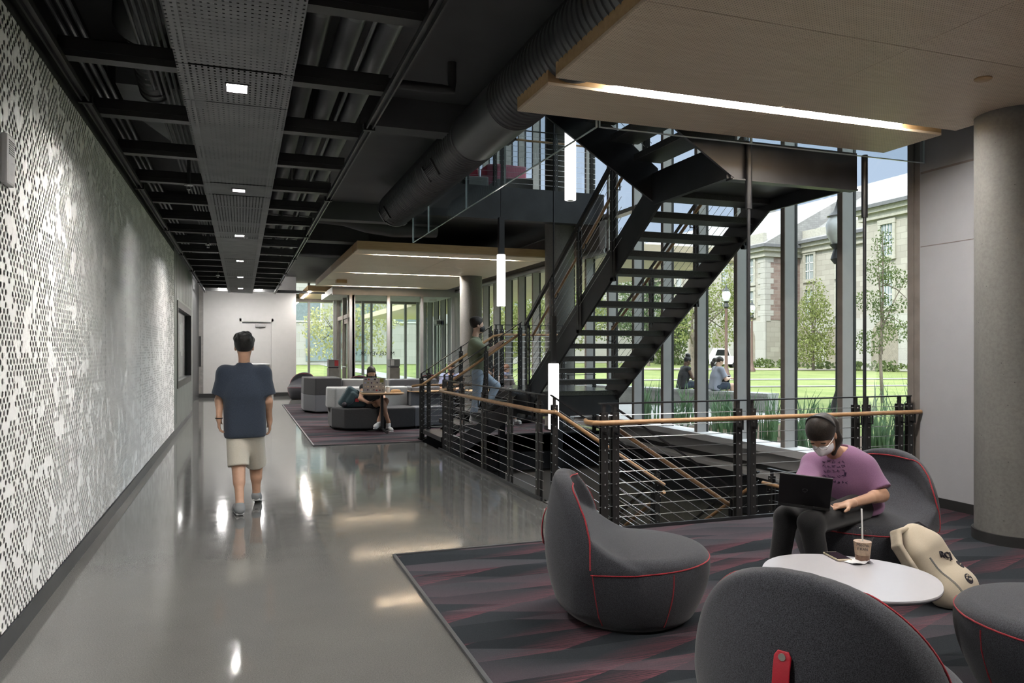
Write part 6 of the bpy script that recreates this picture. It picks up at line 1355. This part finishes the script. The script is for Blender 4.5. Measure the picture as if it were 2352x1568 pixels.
s.build('shoulder_strap', M['canvas'], t)
MB().tube([bp(.02, -.02, .39), bp(.07, .02, .38), bp(.11, .03, .31), bp(.12, .03, .24)], .006, 6).build('black_cord', M['ink'], t, smooth=True)
e0 = bp(.17, .02, -.10); e0.z = .06; MB().tube([e0, e0+_R*.04+V3(0, 0, .008), e0+_R*.09-V3(0, 0, .03), e0+_R*.12-V3(0, 0, .044)], .005, 6).build('loose_cord', M['ink'], t, smooth=True)
m = MB()
for dx in (-.045, -.038): m.tube([onbag(dx-.05+.02*k/8, .20-.035*k)[0]+Dn*.002 for k in range(8)], .0022, 5)
m.build('zipper', M['sheet'], t)
# print on the purple shirt
sh = [o for o in tn.children if o.name.startswith('shirt')][0]; sb = bvh_of(sh); r_ = random.Random(11); m = MB()
cc = d_(1912, 1083, 4.7)
def on_shirt(px, py):
    o_ = Vector((0, 0, EYE)); dr = ray(px, py).normalized(); h = sb.ray_cast(o_, dr); return h[0]-dr*.002 if h[0] else None
def strokes(cells, rr):
    for (x0, y0, w_, h_) in cells:
        pts = []
        for k in range(7):
            q = on_shirt(x0+r_.uniform(0, w_), y0+r_.uniform(0, h_))
            if q: pts.append(q)
        if len(pts) > 2: m.tube(pts, rr, 4)
strokes([(1888+11*i, 1056+11*j, 10, 8) for i in range(5) for j in range(4)], .0011); strokes([(1886+9*i, 1101+.6*i, 7, 7) for i in range(7)], .0016); strokes([(1939, 1084, 5, 10)]*5, .002)
m.build('chest_print', M['inkpurple'], sh)
# ---- things round the person with braids
zt = .742
l2 = laptop('silver laptop covered in stickers on the small wooden pedestal table', on_y(833, 899, 14.03)*1, on_y(884, 899, 14.03)*1, on_y(837, 867, 13.97)*1, (0, 1, 0), .265, .25, M['mull'])
dz = zt+.02-((l2[0].location.z)); l2[0].location.z += dz-.0
_, lid, e, v, n = l2; c = lid.data.vertices[0].co.copy()
cen = sum((vv.co for vv in lid.data.vertices), Vector())/len(lid.data.vertices)
cols = ['binred', 'gold', 'leafyel', 'maskblue', 'inkpurple', 'ink', 'white', 'teal', 'sofapink', 'exitw']
r_ = random.Random(4)
for i in range(7):
    for j in range(4):
        k = r_.randrange(len(cols)); sz = r_.uniform(.011, .019); ps = cen+e*(-.165+.055*i+r_.uniform(-.01, .01))+v*(-.10+.066*j+r_.uniform(-.008, .008))+n*.0052
        sg = r_.choice((4, 4, 10, 6)); ring = [ps+e*sz*1.2*math.cos(2*PI*(q+.5)/sg)+v*sz*math.sin(2*PI*(q+.5)/sg) for q in range(sg)]
        MB().rings([ring, [q+n*.0008 for q in ring]]).build('sticker', M[cols[k]], lid)
ps = cen+e*.135+v*.085+n*.0056; ring = [ps+e*x+v*y for x, y in ((-.035, -.04), (.035, -.04), (.035, .04), (-.035, .04))]; MB().rings([ring, [q+n*.001 for q in ring]]).build('sticker', M['stickyel'] if 'stickyel' in M else M['leafyel'], lid)
q = on_y(891, 896, 14.0); q.z = zt; t = thing('milkshake_cup', 'pale milkshake cup with a straw beside the stickered laptop', 'drink', q)
MB().lathe([(.030, zt), (.042, zt+.11)], (q.x, q.y, 0), 18).build('cup', M['white2'], t, smooth=True); MB().lathe([(.045, zt+.111), (.046, zt+.12), (.036, zt+.155), (.012, zt+.17)], (q.x, q.y, 0), 18).build('dome_lid', M['plastic'], t, smooth=True); MB().cyl((q.x, q.y, zt+.05), (q.x, q.y, zt+.27), .005, 8).build('straw', M['straw'], t)
q = on_y(908, 894, 14.0); q.z = zt; m = MB(); m.rings([[q+V3(x*1.0, y, 0) for x, y in ((-.10, -.06), (.11, -.05), (.12, .05), (-.09, .06))], [q+V3(x*.8, y*.7, .04) for x, y in ((-.10, -.06), (.11, -.05), (.12, .05), (-.09, .06))], [q+V3(x*.4, y*.3, .055) for x, y in ((-.10, -.06), (.11, -.05), (.12, .05), (-.09, .06))]]); o = m.build('paper_bag', M['brownbag']); tag(o, 'crumpled brown paper bag on the small wooden pedestal table', 'bag')
# teal backpack on the sofa
q = on_y(806, 925, 14.62); t = thing('backpack', 'teal and blue backpack slumped on the dark sofa seat', 'backpack', (q.x, q.y, .43))
an = math.radians(-32); RT_ = [[math.cos(an), 0, -math.sin(an)], [0, 1, 0], [math.sin(an), 0, math.cos(an)]]
s = SDF((q.x-.45, q.y-.3, .40), (q.x+.5, q.y+.3, .95), .008); s.box((q.x-.04, q.y, .62), (.13, .12, .21), RT_, .06, 0); s.box((q.x+.10, q.y-.03, .53), (.20, .12, .10), None, .07, .06); s.box((q.x+.02, q.y-.09, .60), (.10, .08, .13), RT_, .05, .02); s.plane((0, 0, .437), (0, 0, -1)); s.build('bag', M['teal'], t)
MB().tube([(q.x-.02, q.y-.13, .72), (q.x+.06, q.y-.17, .64), (q.x+.02, q.y-.17, .53), (q.x-.08, q.y-.15, .48)], .012, 6).build('shoulder_strap', M['navy'], t, smooth=True); MB().box(q.x+.05, q.x+.13, q.y-.17, q.y-.15, .55, .62).build('red_patch', M['binred'], t, bevel=.005)
MB().sphere((q.x-.14, q.y-.15, .50), .05, 10, 8).build('pompom_charm', M['ink'], t, smooth=True)
# bins by the vestibule
for px_, yy, lb in ((765, 22.3, 'grey recycling bin with a red label left of the vestibule door'), (904, 22.4, 'grey recycling bin with a dark lid in front of the vestibule glass')):
    q = on_y(px_, 870, yy); t = thing('recycling_bin', lb, 'bin', (q.x, q.y, 0)); MB().box(q.x-.15, q.x+.15, q.y-.2, q.y+.2, .01, 1.02).build('body', M['bin'], t, bevel=.01)
    MB().box(q.x-.15, q.x+.15, q.y-.2, q.y+.2, 1.05, 1.27).build('sign_board', M['sheet'], t, bevel=.005); MB().box(q.x-.13, q.x+.13, q.y-.19, q.y+.19, 1.02, 1.05).build('slot', M['ink'], t)
    MB().box(q.x+.02 if px_ < 800 else q.x-.12, q.x+.13 if px_ < 800 else q.x-.02, q.y-.206, q.y-.2, 1.08, 1.24).build('label', M['binred'] if px_ < 800 else M['white2'], t)
# exit sign inside the vestibule
q = on_y(994, 684, 24.4); t = thing('exit_sign', 'small hanging exit sign inside the glass vestibule', 'sign', q); MB().box(q.x-.13, q.x+.13, q.y-.02, q.y+.02, q.z-.11, q.z+.11).build('plate', M['exitw'], t); text('EXIT', 'letters', M['exitred'], .105, V3(q.x, q.y-.022, q.z-.04), ROTX, False, t)
MB().cyl((q.x, q.y, q.z+.11), (q.x, q.y, 3.23), .008, 6).build('stem', M['exitw'], t)
# display case in the panelled wall, plaque, alarm
t = thing('display_case', 'black framed glass display case recessed in the panelled wall', 'display case', (-1.12, 17, .82))
MB().box(-1.31, -1.28, 15.12, 19.03, .82, 2.45).build('back_panel', M['sheet'], t)
for y0, y1, z0, z1 in ((15.12, 19.03, .82, .95), (15.12, 19.03, 2.32, 2.45), (15.12, 15.22, .95, 2.32), (18.93, 19.03, .95, 2.32)): MB().box(-1.28, -1.10, y0, y1, z0, z1).build('frame', M['blackmetal'], t)
MB().box(-1.175, -1.17, 15.22, 18.93, .95, 2.32).build('glass_front', M['glass'], t)
for y, z, w_, h_ in ((17.4, 1.35, .3, .5), (18.0, 1.5, .28, .6), (18.5, 1.4, .25, .75), (16.2, 1.2, .5, .5)): MB().box(-1.279, -1.274, y, y+w_, z, z+h_).build('notice', M['white'], t)
q = on_y(449, 806, YE); t = thing('wall_plaque', 'black wall plaque with a small white emblem on the rough concrete', 'plaque', q); MB().box(q.x-.19, q.x+.17, YE-.03, YE, q.z-.50, q.z+.48).build('plate', M['base'], t, bevel=.005)
MB().tube([V3(q.x-.02+.075*math.cos(a), YE-.032, q.z+.33+.075*math.sin(a)) for a in np.linspace(0, 2*PI, 21)[:-1]], .008, 5, closed=True).build('emblem', M['white2'], t); MB().tube([V3(q.x-.055, YE-.032, q.z+.35), V3(q.x-.02, YE-.032, q.z+.29), V3(q.x+.015, YE-.032, q.z+.35)], .007, 5).build('emblem', M['white2'], t)
t = thing('fire_alarm', 'white fire alarm speaker with a clear strobe on the perforated wall', 'alarm', on_x(8, 375, XW)); q = on_x(8, 370, XW)
MB().box(XW, XW+.035, q.y-.07, q.y+.07, q.z-.12, q.z+.13).build('housing', M['white'], t, bevel=.012); MB().sphere((XW+.04, q.y, q.z-.04), .038, 14, 10, (.8, 1.2, .8)).build('strobe', M['plastic'], t, smooth=True)
m = MB()
for k in range(7): m.box(XW+.034, XW+.037, q.y-.045, q.y+.045, q.z+.03+.011*k, q.z+.035+.011*k)
m.build('speaker_grille', M['sheet'], t)
# laptop on the seat wall outside, laptop of the far sitter, bag on the far carpet
q = WQ+nv*.42; q.z = .66; ex = Vector((dv.x, dv.y, 0)); laptop('white laptop on the knees of the person on the seat wall', q+ex*.16, q-ex*.16, q+ex*.16+nv*.08+V3(0, 0, .20), -nv, .22, .22, M['white2'])
q = on_y(1047, 868, 15.15); q.z = .75; laptop('dark laptop in front of the person in the periwinkle shirt', q+V3(-.17, 0, 0), q+V3(.17, 0, 0), q+V3(-.17, -.08, .22), (0, 1, 0), .23, .23, M['lapblack'])
q = on_z(1200, 972); s = SDF((q.x-.4, q.y-.3, -.02), (q.x+.4, q.y+.3, .35), .012); s.ell((q.x, q.y, .11), (.26, .14, .12), None, 0); s.ell((q.x+.1, q.y-.03, .15), (.14, .12, .11), None, .05); s.plane((0, 0, .012), (0, 0, -1)); o = s.build('duffel_bag', M['lapblack']); tag(o, 'black bag lying on the carpet beyond the stair opening', 'bag')
